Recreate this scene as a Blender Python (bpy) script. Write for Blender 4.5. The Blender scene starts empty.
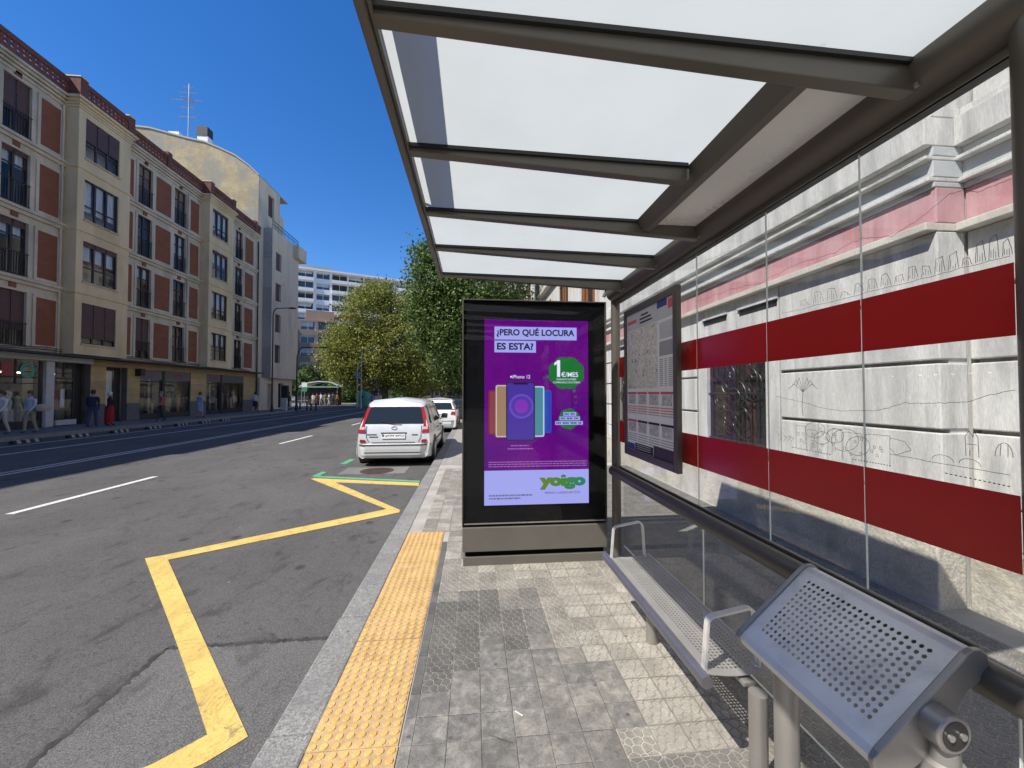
import bpy, math, random
import numpy as np
from mathutils import Vector, Matrix
random.seed(7); np.random.seed(7)
R = math.radians
scene = bpy.context.scene
col = scene.collection

# ------------------------------------------------------------------ camera
FPX, CH, VX, VY = 396.0, 1.61, 474.0, 393.0
PSI = math.atan((512 - VX) / FPX)
PIT = math.atan((VY - 384) * math.cos(PSI) / FPX)
cd = bpy.data.cameras.new('camera'); cam = bpy.data.objects.new('camera', cd); col.objects.link(cam)
cd.sensor_width = 36.0; cd.lens = 36.0 * FPX / 1024.0; cd.clip_start = 0.02; cd.clip_end = 3000
cam.location = (0, 0, CH); cam.rotation_euler = (R(90) + PIT, 0, -PSI)
scene.camera = cam
# ------------------------------------------------------------------ light
SX, SY = 0.67, 0.43                                   # shadow drift per metre of height
SUN_EL = math.atan(1 / math.hypot(SX, SY))
SUN_AZ = math.atan2(-SX, -SY)
w = bpy.data.worlds.new('World'); scene.world = w; w.use_nodes = True
nt = w.node_tree; nt.nodes.clear()
sky = nt.nodes.new('ShaderNodeTexSky'); sky.sky_type = 'NISHITA'; sky.sun_disc = False
sky.sun_elevation = SUN_EL; sky.sun_rotation = SUN_AZ % (2 * math.pi)
sky.altitude = 2500; sky.air_density = 1.3; sky.dust_density = 0.0; sky.ozone_density = 3.0
bg = nt.nodes.new('ShaderNodeBackground'); bg.inputs['Strength'].default_value = 0.125
wo = nt.nodes.new('ShaderNodeOutputWorld')
hsv = nt.nodes.new('ShaderNodeHueSaturation'); hsv.inputs['Hue'].default_value = .509; hsv.inputs['Saturation'].default_value = 1.32; hsv.inputs['Value'].default_value = 1.15; nt.links.new(sky.outputs[0], hsv.inputs['Color']); nt.links.new(hsv.outputs[0], bg.inputs[0]); nt.links.new(bg.outputs[0], wo.inputs[0])
sl = bpy.data.lights.new('sun', 'SUN'); sl.energy = 5.0; sl.angle = R(0.53); sl.color = (1.0, 0.95, 0.87)
so = bpy.data.objects.new('sun', sl); col.objects.link(so); so.location = (-20, -15, 40)
so.rotation_euler = Vector((SX, SY, -1)).to_track_quat('-Z', 'Y').to_euler()
vs = scene.view_settings
vs.view_transform = 'Standard'; vs.look = 'None'; vs.exposure = 0.4; vs.gamma = 1.0

# ------------------------------------------------------------------ pixel -> point helpers
_fw0 = Vector((math.sin(PSI), math.cos(PSI), 0)); _rt = Vector((math.cos(PSI), -math.sin(PSI), 0)); _u0 = Vector((0, 0, 1))
_fw = _fw0 * math.cos(PIT) + _u0 * math.sin(PIT); _up = _u0 * math.cos(PIT) - _fw0 * math.sin(PIT)
def ray(x, y): return _fw + _rt * ((x - 512) / FPX) + _up * ((384 - y) / FPX)
def pz(x, y, z=0.0): d = ray(x, y); return Vector((0, 0, CH)) + d * ((z - CH) / d.z)
def px(x, y, X): d = ray(x, y); return Vector((0, 0, CH)) + d * (X / d.x)
def py(x, y, Y): d = ray(x, y); return Vector((0, 0, CH)) + d * (Y / d.y)

# ------------------------------------------------------------------ mesh helper
class MB:
    def __init__(s): s.v = []; s.f = []; s.m = []
    def add(s, vs_, fs, m=0):
        o = len(s.v); s.v += [tuple(p) for p in vs_]
        for f in fs: s.f.append(tuple(i + o for i in f)); s.m.append(m)
        return s
    def box(s, x0, x1, y0, y1, z0, z1, m=0):
        return s.add([(x0, y0, z0), (x1, y0, z0), (x1, y1, z0), (x0, y1, z0), (x0, y0, z1), (x1, y0, z1), (x1, y1, z1), (x0, y1, z1)],
              [(3, 2, 1, 0), (4, 5, 6, 7), (0, 1, 5, 4), (1, 2, 6, 5), (2, 3, 7, 6), (3, 0, 4, 7)], m)
    def quad(s, a, b, c, d, m=0): return s.add([a, b, c, d], [(0, 1, 2, 3)], m)
    def poly(s, pts, m=0): return s.add(pts, [tuple(range(len(pts)))], m)
    def prism(s, pts, vec, m=0):                     # polygon pts (3d) extruded by vec
        n = len(pts); a = [Vector(p) for p in pts]; b = [p + Vector(vec) for p in a]
        return s.add(a + b, [tuple(range(n))[::-1], tuple(range(n, 2 * n))] + [(i, (i + 1) % n, n + (i + 1) % n, n + i) for i in range(n)], m)
    def tube(s, pts, r, n=12, m=0, cap=True):
        pts = [Vector(p) for p in pts]; k = len(pts)
        rs = r if isinstance(r, (list, tuple)) else [r] * k
        vv = []; ref = None
        for i, p in enumerate(pts):
            t = (pts[min(i + 1, k - 1)] - pts[max(i - 1, 0)]).normalized()
            if ref is None: ref = Vector((0, 0, 1)) if abs(t.z) < .9 else Vector((1, 0, 0))
            a = (ref - t * ref.dot(t)).normalized(); b = t.cross(a); ref = a
            vv += [p + (a * math.cos(2 * math.pi * j / n) + b * math.sin(2 * math.pi * j / n)) * rs[i] for j in range(n)]
        ff = [(i * n + j, i * n + (j + 1) % n, (i + 1) * n + (j + 1) % n, (i + 1) * n + j) for i in range(k - 1) for j in range(n)]
        if cap: ff += [tuple(range(n))[::-1], tuple(range((k - 1) * n, k * n))]
        return s.add(vv, ff, m)
    def lathe(s, c, prof, n=16, m=0):                # prof: (r, z)
        vv = [(c[0] + r * math.cos(2 * math.pi * j / n), c[1] + r * math.sin(2 * math.pi * j / n), c[2] + z) for r, z in prof for j in range(n)]
        k = len(prof)
        ff = [(i * n + j, i * n + (j + 1) % n, (i + 1) * n + (j + 1) % n, (i + 1) * n + j) for i in range(k - 1) for j in range(n)]
        ff += [tuple(range(n))[::-1], tuple(range((k - 1) * n, k * n))]
        return s.add(vv, ff, m)
    def mesh(s, name, mats, smooth=None):
        me = bpy.data.meshes.new(name); me.from_pydata(s.v, [], s.f)
        for m in (mats if isinstance(mats, (list, tuple)) else [mats]): me.materials.append(m)
        me.polygons.foreach_set('material_index', s.m)
        if smooth is not None:
            me.polygons.foreach_set('use_smooth', [True] * len(s.f)); me.set_sharp_from_angle(angle=R(smooth))
        me.update(); return me
    def build(s, name, mats, parent=None, smooth=None, bevel=0, loc=None):
        o = bpy.data.objects.new(name, s.mesh(name, mats, smooth)); col.objects.link(o)
        if parent: o.parent = parent
        if loc: o.location = loc
        if bevel:
            b = o.modifiers.new('bevel', 'BEVEL'); b.width = bevel; b.segments = 2; b.limit_method = 'ANGLE'; b.angle_limit = R(40)
        return o
def empty(name, loc=(0, 0, 0), rz=0):
    o = bpy.data.objects.new(name, None); col.objects.link(o); o.location = loc; o.rotation_euler = (0, 0, rz); return o
def tag(o, label, cat, group=None):
    o['label'] = label; o['category'] = cat
    if group: o['group'] = group
    return o
def struct(o): o['kind'] = 'structure'; return o
def stuff(o): o['kind'] = 'stuff'; return o
def inst(me, name, parent, loc, rz=0):
    o = bpy.data.objects.new(name, me); col.objects.link(o); o.parent = parent; o.location = loc
    if rz: o.rotation_euler = (0, 0, rz)
    return o
def copy_tree(o, parent=None):
    c = o.copy(); col.objects.link(c); c.parent = parent
    for ch in list(o.children): copy_tree(ch, c)
    return c

# ------------------------------------------------------------------ materials
def nodes(name):
    m = bpy.data.materials.new(name); m.use_nodes = True; t = m.node_tree; t.nodes.clear()
    out = t.nodes.new('ShaderNodeOutputMaterial'); return m, t, out
def N(t, kind, **kw):
    n = t.nodes.new('ShaderNode' + kind)
    for k, v in kw.items():
        if k in n.inputs: n.inputs[k].default_value = v
        else: setattr(n, k, v)
    return n
def mixc(t, fac, a, b, blend='MIX'):
    n = t.nodes.new('ShaderNodeMix'); n.data_type = 'RGBA'; n.blend_type = blend
    for s_, v in ((n.inputs[0], fac), (n.inputs[6], a), (n.inputs[7], b)):
        if hasattr(v, 'is_linked') or hasattr(v, 'links'): t.links.new(v, s_)
        elif isinstance(v, (int, float)): s_.default_value = v
        else: s_.default_value = (*v[:3], 1)
    return n.outputs[2]
def ramp(t, fac, stops, const=False):
    n = t.nodes.new('ShaderNodeValToRGB'); t.links.new(fac, n.inputs[0]); e = n.color_ramp.elements
    if const: n.color_ramp.interpolation = 'CONSTANT'
    while len(e) < len(stops): e.new(0.5)
    for el, (p, c) in zip(e, stops):
        el.position = p; el.color = (*c, 1) if isinstance(c, (tuple, list)) else (c, c, c, 1)
    return n.outputs[0]
def coords(t, scale=(1, 1, 1), kind='Object'):
    if kind == 'World': o = N(t, 'NewGeometry').outputs['Position']
    else: o = N(t, 'TexCoord').outputs[kind]
    mp = N(t, 'Mapping'); mp.inputs['Scale'].default_value = scale; t.links.new(o, mp.inputs[0]); return mp.outputs[0]
def noise(t, vec, scale, detail=4, rough=.55, dist=0):
    n = N(t, 'TexNoise', Scale=scale, Detail=detail, Roughness=rough, Distortion=dist); t.links.new(vec, n.inputs['Vector']); return n.outputs['Fac']
def surf(name, c, rough=.6, metal=0, var=.25, vscale=3.0, fine=.12, fscale=60, bump=.0, bscale=80, stain=None, sscale=1.2, stretch=(1, 1, 1), coord='World', rnd=0, spec=.5, coat=0, bd=.004, srange=(.5, .72), grime=0):
    m, t, out = nodes(name); p = N(t, 'BsdfPrincipled', Roughness=rough, Metallic=metal); p.inputs['Specular IOR Level'].default_value = spec
    if coat: p.inputs['Coat Weight'].default_value = coat; p.inputs['Coat Roughness'].default_value = .05
    v = coords(t, stretch, coord)
    dk = tuple(x * (1 - var) for x in c); lt = tuple(min(1, x * (1 + var)) for x in c)
    o = mixc(t, ramp(t, noise(t, v, vscale, 5), [(.3, 0), (.7, 1)]), dk, lt)
    if fine:
        o = mixc(t, fine, o, ramp(t, noise(t, v, fscale, 3, .7), [(.3, .0), (.7, 1)]), 'SOFT_LIGHT') if False else mixc(t, ramp(t, noise(t, v, fscale, 3, .7), [(.35, 0), (.65, fine)]), o, tuple(x * .35 for x in c))
    if stain: o = mixc(t, ramp(t, noise(t, v, sscale, 6, .62, .6), [(srange[0], 0), (srange[1], .85)]), o, stain)
    if grime:
        vw = coords(t, (1, 1, 1), 'World')
        o = mixc(t, ramp(t, noise(t, vw, 4.5, 9, .72, .8), [(.44, 0), (.64, grime)]), o, tuple(x * .42 for x in c))
        o = mixc(t, ramp(t, noise(t, vw, 17, 6, .7, .4), [(.52, 0), (.66, grime * .8)]), o, tuple(x * .5 for x in c))
        vg = N(t, 'TexVoronoi', Scale=6.5); t.links.new(vw, vg.inputs['Vector'])
        o = mixc(t, ramp(t, vg.outputs['Distance'], [(0, .75), (.055, .6), (.085, 0)]), o, (.05, .048, .045))
    if rnd:
        hs = N(t, 'HueSaturation'); oi = N(t, 'ObjectInfo'); mr = N(t, 'MapRange'); t.links.new(oi.outputs['Random'], mr.inputs[0])
        mr.inputs[3].default_value = 1 - rnd; mr.inputs[4].default_value = 1 + rnd; t.links.new(mr.outputs[0], hs.inputs['Value']); t.links.new(o, hs.inputs['Color']); o = hs.outputs[0]
    t.links.new(o, p.inputs['Base Color'])
    if bump:
        b = N(t, 'Bump', Strength=bump, Distance=bd); t.links.new(noise(t, v, bscale, 4, .65), b.inputs['Height']); t.links.new(b.outputs[0], p.inputs['Normal'])
    rn = N(t, 'MapRange'); t.links.new(noise(t, v, vscale * 2.3, 4), rn.inputs[0]); rn.inputs[3].default_value = max(.03, rough - .12); rn.inputs[4].default_value = min(1, rough + .12)
    t.links.new(rn.outputs[0], p.inputs['Roughness'])
    t.links.new(p.outputs[0], out.inputs[0]); return m
def flat(name, c, rough=.6, metal=0): return surf(name, c, rough, metal, var=.06, fine=0, vscale=8)
def emis(name, c, s=1.0):
    m, t, out = nodes(name); e = N(t, 'Emission', Strength=s); e.inputs['Color'].default_value = (*c, 1)
    t.links.new(e.outputs[0], out.inputs[0]); return m
def glass(name, tint=(1, 1, 1), ior=1.5, rough=0.0, dirt=0.02, base=None):
    m, t, out = nodes(name)
    tr = N(t, 'BsdfTransparent'); tr.inputs[0].default_value = (*tint, 1)
    gl = N(t, 'BsdfGlossy', Roughness=rough)
    lw = N(t, 'LayerWeight', Blend=.5); pw = N(t, 'Math', operation='POWER'); t.links.new(lw.outputs['Facing'], pw.inputs[0]); pw.inputs[1].default_value = 5
    f0 = ((ior - 1) / (ior + 1)) ** 2 * .9
    mr_ = N(t, 'MapRange'); t.links.new(pw.outputs[0], mr_.inputs[0]); mr_.inputs[3].default_value = f0; mr_.inputs[4].default_value = .95; mx = N(t, 'MixShader')
    t.links.new(mr_.outputs[0], mx.inputs[0]); src = tr.outputs[0]
    if dirt:
        df = N(t, 'BsdfDiffuse'); df.inputs[0].default_value = (.8, .82, .82, 1); m0 = N(t, 'MixShader')
        v = coords(t, (1, 1, 1), 'World'); rr = ramp(t, noise(t, v, 2.5, 5, .6), [(.3, dirt * .4), (.75, dirt * 1.6)])
        t.links.new(rr, m0.inputs[0]); t.links.new(src, m0.inputs[1]); t.links.new(df.outputs[0], m0.inputs[2]); src = m0.outputs[0]
    t.links.new(src, mx.inputs[1]); t.links.new(gl.outputs[0], mx.inputs[2]); t.links.new(mx.outputs[0], out.inputs[0]); return m
def dark_glass(name, c=(.02, .022, .025), rough=.03): 
    m, t, out = nodes(name); p = N(t, 'BsdfPrincipled', Roughness=rough); p.inputs['Base Color'].default_value = (*c, 1); p.inputs['IOR'].default_value = 1.5
    t.links.new(p.outputs[0], out.inputs[0]); return m
def leafmat(name, c1, c2, c3):
    m, t, out = nodes(name); g = N(t, 'NewGeometry')
    cc = ramp(t, g.outputs['Random Per Island'], [(0, c1), (.5, c2), (1, c3)])
    p = N(t, 'BsdfPrincipled', Roughness=.55); p.inputs['Specular IOR Level'].default_value = .35; t.links.new(cc, p.inputs['Base Color'])
    tl = N(t, 'BsdfTranslucent'); t.links.new(cc, tl.inputs[0]); mx = N(t, 'MixShader'); mx.inputs[0].default_value = .3
    t.links.new(p.outputs[0], mx.inputs[1]); t.links.new(tl.outputs[0], mx.inputs[2]); t.links.new(mx.outputs[0], out.inputs[0]); return m

def asphalt(name, base, patch=.25):
    m, t, out = nodes(name); p = N(t, 'BsdfPrincipled', Roughness=.95); p.inputs['Specular IOR Level'].default_value = .2; v = coords(t, (1, 1, 1), 'World')
    o = mixc(t, ramp(t, noise(t, v, .35, 6, .6, .4), [(.35, 0), (.68, 1)]), tuple(x * (1 - patch) for x in base), tuple(x * (1 + patch) for x in base))
    v2 = coords(t, (1.2, .12, 1), 'World')            # wheel tracks along the street
    o = mixc(t, ramp(t, noise(t, v2, 1.1, 4), [(.45, 0), (.7, .35)]), o, tuple(x * 1.4 for x in base))
    o = mixc(t, ramp(t, noise(t, v, 140, 2, .8), [(.48, 0), (.62, .55)]), o, tuple(x * 2.3 for x in base))
    o = mixc(t, ramp(t, noise(t, v, 95, 2, .7), [(.5, 0), (.66, .6)]), o, tuple(x * .35 for x in base))
    vor = N(t, 'TexVoronoi', Scale=1.5, feature='F1'); t.links.new(coords(t, (1, .8, 1), 'World'), vor.inputs['Vector'])
    o = mixc(t, ramp(t, vor.outputs['Distance'], [(.0, .8), (.06, .6), (.10, 0)]), o, (.03, .03, .03))
    o = mixc(t, ramp(t, noise(t, coords(t, (1.0, .55, 1), 'World'), 3.2, 9, .7, .6), [(.55, 0), (.68, .65)]), o, tuple(x * .42 for x in base))
    o = mixc(t, ramp(t, noise(t, coords(t, (1.3, .7, 1), 'World'), 9, 6, .7, .3), [(.58, 0), (.68, .55)]), o, tuple(x * .5 for x in base))
    o = mixc(t, ramp(t, noise(t, v, 1.7, 9, .75, .5), [(.56, 0), (.72, .4)]), o, tuple(x * 1.55 for x in base))
    vg = N(t, 'TexVoronoi', Scale=2.7); t.links.new(v, vg.inputs['Vector'])
    o = mixc(t, ramp(t, vg.outputs['Distance'], [(0, .5), (.03, .4), (.05, 0)]), o, (.28, .27, .25))
    nz = noise(t, v, .9, 8, .7, 1.5)
    o = mixc(t, ramp(t, nz, [(.495, 0), (.5, .5), (.505, 0)]), o, (.02, .02, .021))
    o = mixc(t, ramp(t, noise(t, coords(t, (1, 1, 1), 'World'), .6, 3, .5, .3), [(.62, 0), (.75, .3)]), o, (.16, .155, .145))
    t.links.new(o, p.inputs['Base Color'])
    b = N(t, 'Bump', Strength=.6, Distance=.004); t.links.new(noise(t, v, 150, 3, .7), b.inputs['Height']); t.links.new(b.outputs[0], p.inputs['Normal'])
    t.links.new(p.outputs[0], out.inputs[0]); return m
def paint(name, c, wear=.5):
    m, t, out = nodes(name); p = N(t, 'BsdfPrincipled', Roughness=.6); v = coords(t, (1, 1, 1), 'World')
    o = mixc(t, ramp(t, noise(t, v, 2.2, 6, .65), [(.35, 0), (.7, .5)]), c, tuple(x * .72 for x in c))
    o = mixc(t, ramp(t, noise(t, v, 70, 3, .8), [(.55, 0), (.68, wear)]), o, (.09, .085, .08))
    o = mixc(t, ramp(t, noise(t, v, 7, 9, .75, .4), [(.57, 0), (.64, wear * 1.3)]), o, (.12, .11, .095))
    o = mixc(t, ramp(t, noise(t, coords(t, (1.5, .5, 1), 'World'), 3.0, 6, .6), [(.5, 0), (.75, .5)]), o, tuple(x * .5 for x in c))
    nz = noise(t, v, 2.4, 7, .7, 1.2)
    o = mixc(t, ramp(t, nz, [(.485, 0), (.5, .6), (.515, 0)]), o, tuple(x * .45 for x in c))
    t.links.new(o, p.inputs['Base Color'])
    b = N(t, 'Bump', Strength=.4, Distance=.003); t.links.new(noise(t, v, 140, 3, .7), b.inputs['Height']); t.links.new(b.outputs[0], p.inputs['Normal'])
    t.links.new(p.outputs[0], out.inputs[0]); return m
def tiled(name, c, size, joint):                       # far pavement: grid of joints in world space
    m, t, out = nodes(name); p = N(t, 'BsdfPrincipled', Roughness=.8)
    br = N(t, 'TexBrick', offset=0.0, squash=1.0); t.links.new(coords(t, (1, 1, 1), 'World'), br.inputs['Vector'])
    br.inputs['Scale'].default_value = 1; br.inputs['Brick Width'].default_value = size; br.inputs['Row Height'].default_value = size; br.inputs['Mortar Size'].default_value = .006
    br.inputs['Color1'].default_value = (*c, 1); br.inputs['Color2'].default_value = (*[x * .8 for x in c], 1); br.inputs['Mortar'].default_value = (*joint, 1)
    v = coords(t, (1, 1, 1), 'World')
    o = mixc(t, ramp(t, noise(t, v, .8, 5), [(.4, 0), (.75, .6)]), br.outputs[0], tuple(x * .6 for x in c))
    o = mixc(t, ramp(t, noise(t, v, 45, 3), [(.5, 0), (.65, .4)]), o, tuple(x * .5 for x in c))
    t.links.new(o, p.inputs['Base Color']); t.links.new(p.outputs[0], out.inputs[0]); return m

M = {}
M['asphalt'] = asphalt('asphalt', (.092, .089, .085))
M['asphalt_patch'] = asphalt('asphalt_patch', (.115, .112, .106), .2)
M['tar'] = surf('tar', (.045, .044, .042), .7, var=.4, vscale=12)
M['yellow_paint'] = paint('yellow_paint', (.70, .50, .14))
M['white_paint'] = paint('white_paint', (.72, .72, .70))
M['old_white_paint'] = paint('old_white_paint', (.5, .5, .5), .8)
M['green_paint'] = paint('green_paint', (.12, .42, .22), .8)
M['granite'] = surf('granite', (.34, .33, .31), .8, var=.15, vscale=2, fine=.95, fscale=85, bump=.7, bscale=90, stain=(.16, .155, .15), sscale=1.5, grime=.45)
M['tactile'] = surf('tactile', (.56, .385, .19), .65, var=.14, vscale=6, fine=.3, fscale=120, bump=.3, bscale=120, stain=(.36, .23, .10), sscale=3.5, srange=(.52, .75), grime=.45)
M['tactile_dot'] = surf('tactile_dot', (.72, .44, .14), .6, var=.14, vscale=8, fine=.25, fscale=120, bump=.2, bscale=120, stain=(.42, .25, .09), sscale=4, srange=(.52, .78), grime=.35)
M['pave_mortar'] = surf('pave_mortar', (.36, .34, .30), .9, var=.2)
M['far_tiles'] = tiled('far_tiles', (.36, .34, .31), .16, (.22, .21, .19))
M['far_walk'] = tiled('far_walk', (.20, .19, .175), .4, (.10, .1, .09))
tile_kinds = {
    'dark': ((.155, .147, .133), (.28, .265, .235)), 'mid': ((.21, .198, .178), (.33, .31, .275)),
    'buff': ((.31, .287, .245), (.45, .415, .355)), 'pale': ((.42, .39, .335), (.28, .257, .22))}
for k, (a, b) in tile_kinds.items():
    M['cell_' + k] = surf('cell_' + k, a, .75, var=.2, vscale=5, fine=.5, fscale=120, bump=.9, bscale=110, bd=.003, rnd=.13, stain=tuple(x * .6 for x in a), sscale=4, grime=.5)
    M['groove_' + k] = surf('groove_' + k, b, .85, var=.15, vscale=7, fine=.4, fscale=150, rnd=.1, grime=.35)
M['worn'] = surf('worn', (.235, .222, .198), .7, var=.28, vscale=24, fine=.45, fscale=90, bump=.8, bscale=70, rnd=.12, stain=(.34, .315, .27), sscale=13, srange=(.47, .7), grime=.6)
M['worn_blue'] = surf('worn_blue', (.20, .192, .176), .7, var=.30, vscale=22, fine=.45, fscale=90, bump=.8, bscale=70, rnd=.12, stain=(.31, .29, .25), sscale=15, srange=(.48, .68), grime=.6)
# shelter
M['bronze'] = surf('bronze', (.125, .112, .092), .40, .35, var=.10, vscale=2, fine=.08, fscale=200, spec=.5)
M['steel_dark'] = surf('steel_dark', (.33, .315, .29), .40, .5, var=.08, fine=.1, fscale=220)
M['brushed'] = surf('brushed', (.78, .765, .73), .40, .35, var=.08, vscale=4, fine=.12, fscale=240, stain=(.34, .34, .35), sscale=3)
M['steel_seat'] = surf('steel_seat', (.40, .39, .375), .40, .4, var=.12, vscale=5, fine=.15, fscale=240)
M['blue_steel'] = surf('blue_steel', (.29, .29, .33), .36, .8, var=.1, fine=.1)
M['bolt'] = flat('bolt_steel', (.5, .49, .47), .3, .8)
M['gasket'] = flat('gasket', (.012, .012, .012), .5)
M['glass'] = glass('shelter_glass', (.975, .985, .98), 1.5, 0, .02)
M['glass_edge'] = surf('glass_edge', (.75, .80, .78), .25, var=.05, fine=0)
M['cab_glass'] = glass('cabinet_glass', (.96, .96, .97), 1.42, 0, 0)
M['red_vinyl'] = surf('red_vinyl', (.52, .018, .019), .22, var=.08, vscale=2, fine=.05, fscale=150)
M['ink'] = flat('ink', (.10, .105, .11), .7)
M['plate_ink'] = flat('plate_ink', (.02, .02, .02), .6)
M['black_panel'] = surf('black_panel', (.004, .004, .0045), .7, var=.05, fine=0, spec=.1)
M['cab_metal'] = surf('cab_metal', (.165, .152, .13), .5, .25, var=.08, vscale=3, fine=.06, fscale=200, stain=(.17, .155, .13), sscale=2.5)
def roofmat(name, c, tl=.8):
    m, t, out = nodes(name); v = coords(t, (1, 1, 1), 'World')
    a = N(t, 'BsdfTranslucent'); b = N(t, 'BsdfPrincipled', Roughness=.12)
    o = mixc(t, ramp(t, noise(t, v, 2.0, 6, .6), [(.35, 0), (.8, .4)]), c, tuple(x * .78 for x in c))
    vor = N(t, 'TexVoronoi', Scale=4.0); t.links.new(v, vor.inputs['Vector'])
    o = mixc(t, ramp(t, vor.outputs['Distance'], [(0, .35), (.03, .25), (.05, 0)]), o, tuple(x * .6 for x in c))
    t.links.new(o, a.inputs[0]); t.links.new(o, b.inputs['Base Color'])
    mx = N(t, 'MixShader'); mx.inputs[0].default_value = 1 - tl
    t.links.new(a.outputs[0], mx.inputs[1]); t.links.new(b.outputs[0], mx.inputs[2]); t.links.new(mx.outputs[0], out.inputs[0]); return m
M['roof_pane'] = roofmat('roof_pane', (.425, .45, .445), .86)
M['roof_infill'] = surf('roof_infill', (.66, .65, .63), .3, var=.06, vscale=2, fine=.05)
M['shade_caster'] = dark_glass('shade_caster_gloss', (.01, .012, .03), .12)  # dark finish of the panel added to cast shade
M['poster'] = surf('poster_paper', (.82, .82, .80), .6, var=.04, fine=0)
# wall building
M['stone_white'] = surf('stone_white', (.65, .64, .61), .85, var=.20, vscale=2.2, fine=.34, fscale=40, bump=.35, bscale=30, bd=.012, stain=(.34, .34, .335), sscale=1.9, stretch=(3.0, 3.0, .45), srange=(.47, .72))
M['stone_cream'] = surf('stone_cream', (.60, .56, .49), .85, var=.14, vscale=1.5, fine=.25, fscale=60, bump=.35, bscale=30, bd=.01, stain=(.40, .37, .32), sscale=1.4, stretch=(2, 2, .5))
M['stone_plinth'] = surf('stone_plinth', (.60, .56, .48), .9, var=.2, vscale=4, fine=.45, fscale=45, bump=.6, bscale=25, bd=.02, stain=(.30, .28, .24), sscale=3)
M['stone_grey_and_shade'] = surf('stone_grey_and_shade', (.50, .52, .52), .85, var=.12, vscale=1.5, fine=.15, fscale=60, bump=.2, bscale=30, stain=(.36, .375, .38), sscale=1.2)  # grey sill stone; on the cornice this grey is painted shade
M['pink'] = surf('pink_render', (.48, .235, .25), .85, var=.16, vscale=2, fine=.2, fscale=60, bump=.3, bscale=30, bd=.01, stain=(.56, .40, .41), sscale=1.6, stretch=(3, 3, .6), srange=(.45, .7))
M['iron'] = surf('wrought_iron', (.05, .05, .052), .4, .5, var=.2, fine=0)
M['dark_room'] = flat('dark_room', (.012, .011, .012), .8)
M['shop_room'] = flat('shop_room', (.10, .09, .08), .8)
M['wood'] = surf('shutter_wood', (.30, .11, .035), .5, var=.35, vscale=6, fine=.3, stretch=(1, 1, .2))
M['wood_dark'] = surf('dark_wood', (.04, .022, .02), .5, var=.3, vscale=6)
# left buildings
M['l_stone'] = surf('facade_stone', (.68, .575, .415), .9, var=.12, vscale=.8, fine=.2, fscale=18, bump=.3, bscale=12, bd=.02, stain=(.42, .36, .26), srange=(.46, .70), sscale=.9, stretch=(1, 1, .4))
M['l_cream'] = surf('facade_cream', (.78, .60, .345), .9, var=.07, vscale=.7, fine=.08, fscale=14, stain=(.56, .42, .215), srange=(.45, .72), sscale=.8, stretch=(1, 1, .3))
M['l_brick'] = surf('facade_brick', (.30, .105, .05), .9, var=.14, vscale=1.5, fine=.45, fscale=22, stretch=(1, 1, 2.2))
M['l_parapet_brick'] = surf('parapet_brick', (.19, .07, .05), .9, var=.16, vscale=3, fine=.35, fscale=22)  # dark maroon parapet brick
M['l_frame'] = flat('window_frame_brown', (.045, .02, .017), .5)
M['l_shutter'] = surf('roller_shutter', (.115, .052, .04), .6, var=.1, fine=.3, fscale=9, stretch=(.05, .05, 3))
M['l_curtain'] = surf('curtain', (.74, .73, .70), .9, var=.25, vscale=5, stretch=(1, 3, .15), fine=0)
M['l_pane'] = glass('window_glass', (.85, .87, .87), 1.6, 0, 0)
M['l_rail'] = flat('black_rail', (.012, .012, .014), .5)
M['l_clad'] = surf('shop_stone', (.52, .36, .165), .8, var=.14, vscale=1.2, fine=.2, fscale=14, rnd=.12)
M['l_base'] = surf('shop_plinth', (.13, .13, .135), .7, var=.12, vscale=2)
M['l_canopy'] = flat('dark_canopy', (.03, .027, .025), .6)
M['l_fascia'] = flat('grey_fascia', (.115, .115, .12), .5)
M['l_white'] = surf('painted_white', (.55, .54, .52), .7, var=.1)
M['l_render'] = surf('pale_render', (.72, .58, .42), .9, var=.08, vscale=.6, fine=.12, fscale=14, stain=(.36, .33, .29), sscale=.4, stretch=(1, 1, .3))
M['l_render_grey'] = surf('grey_render', (.42, .385, .34), .9, var=.08, vscale=.6)
M['gable'] = surf('gable_render', (.47, .37, .21), .95, var=.25, vscale=.5, fine=.4, fscale=4, bump=.4, bscale=7, bd=.03, stain=(.27, .255, .22), sscale=.4, srange=(.46, .60))
M['roof_tile'] = surf('roof_tile', (.26, .12, .08), .9, var=.2, vscale=1.5)
M['far_brown'] = surf('far_brown', (.34, .235, .175), .9, var=.12, vscale=.2)
M['far_white'] = surf('far_white', (.82, .81, .79), .8, var=.06, vscale=.2)
M['far_grey'] = surf('far_grey', (.33, .31, .29), .9, var=.12, vscale=.2)
M['far_win'] = dark_glass('far_window', (.05, .065, .085), .06)
M['far_blind'] = flat('far_blind', (.50, .51, .52), .6)
M['far_dark'] = flat('far_recess', (.03, .028, .027), .8)
M['awning_red'] = flat('red_awning', (.42, .11, .08), .8)
M['shop_light'] = emis('shop_lamp', (1, .88, .68), 4.5)
M['metal_grey'] = flat('galvanised', (.34, .35, .35), .45, .5)
M['pole_dark'] = flat('dark_pole', (.03, .032, .035), .5, .2)
M['black_rubber'] = flat('black_rubber', (.016, .016, .017), .7)
M['bark'] = surf('bark', (.14, .115, .085), .9, var=.35, vscale=3, fine=.3, fscale=20, bump=.5, bscale=14, bd=.03, stain=(.28, .26, .19), sscale=2)
M['leaf_plane'] = leafmat('leaf_plane', (.15, .18, .034), (.26, .275, .055), (.38, .35, .09))
M['leaf_green'] = leafmat('leaf_green', (.05, .095, .02), (.11, .18, .044), (.24, .31, .10))
M['leaf_mid'] = leafmat('leaf_mid', (.04, .075, .018), (.08, .125, .03), (.14, .17, .05))
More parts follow.
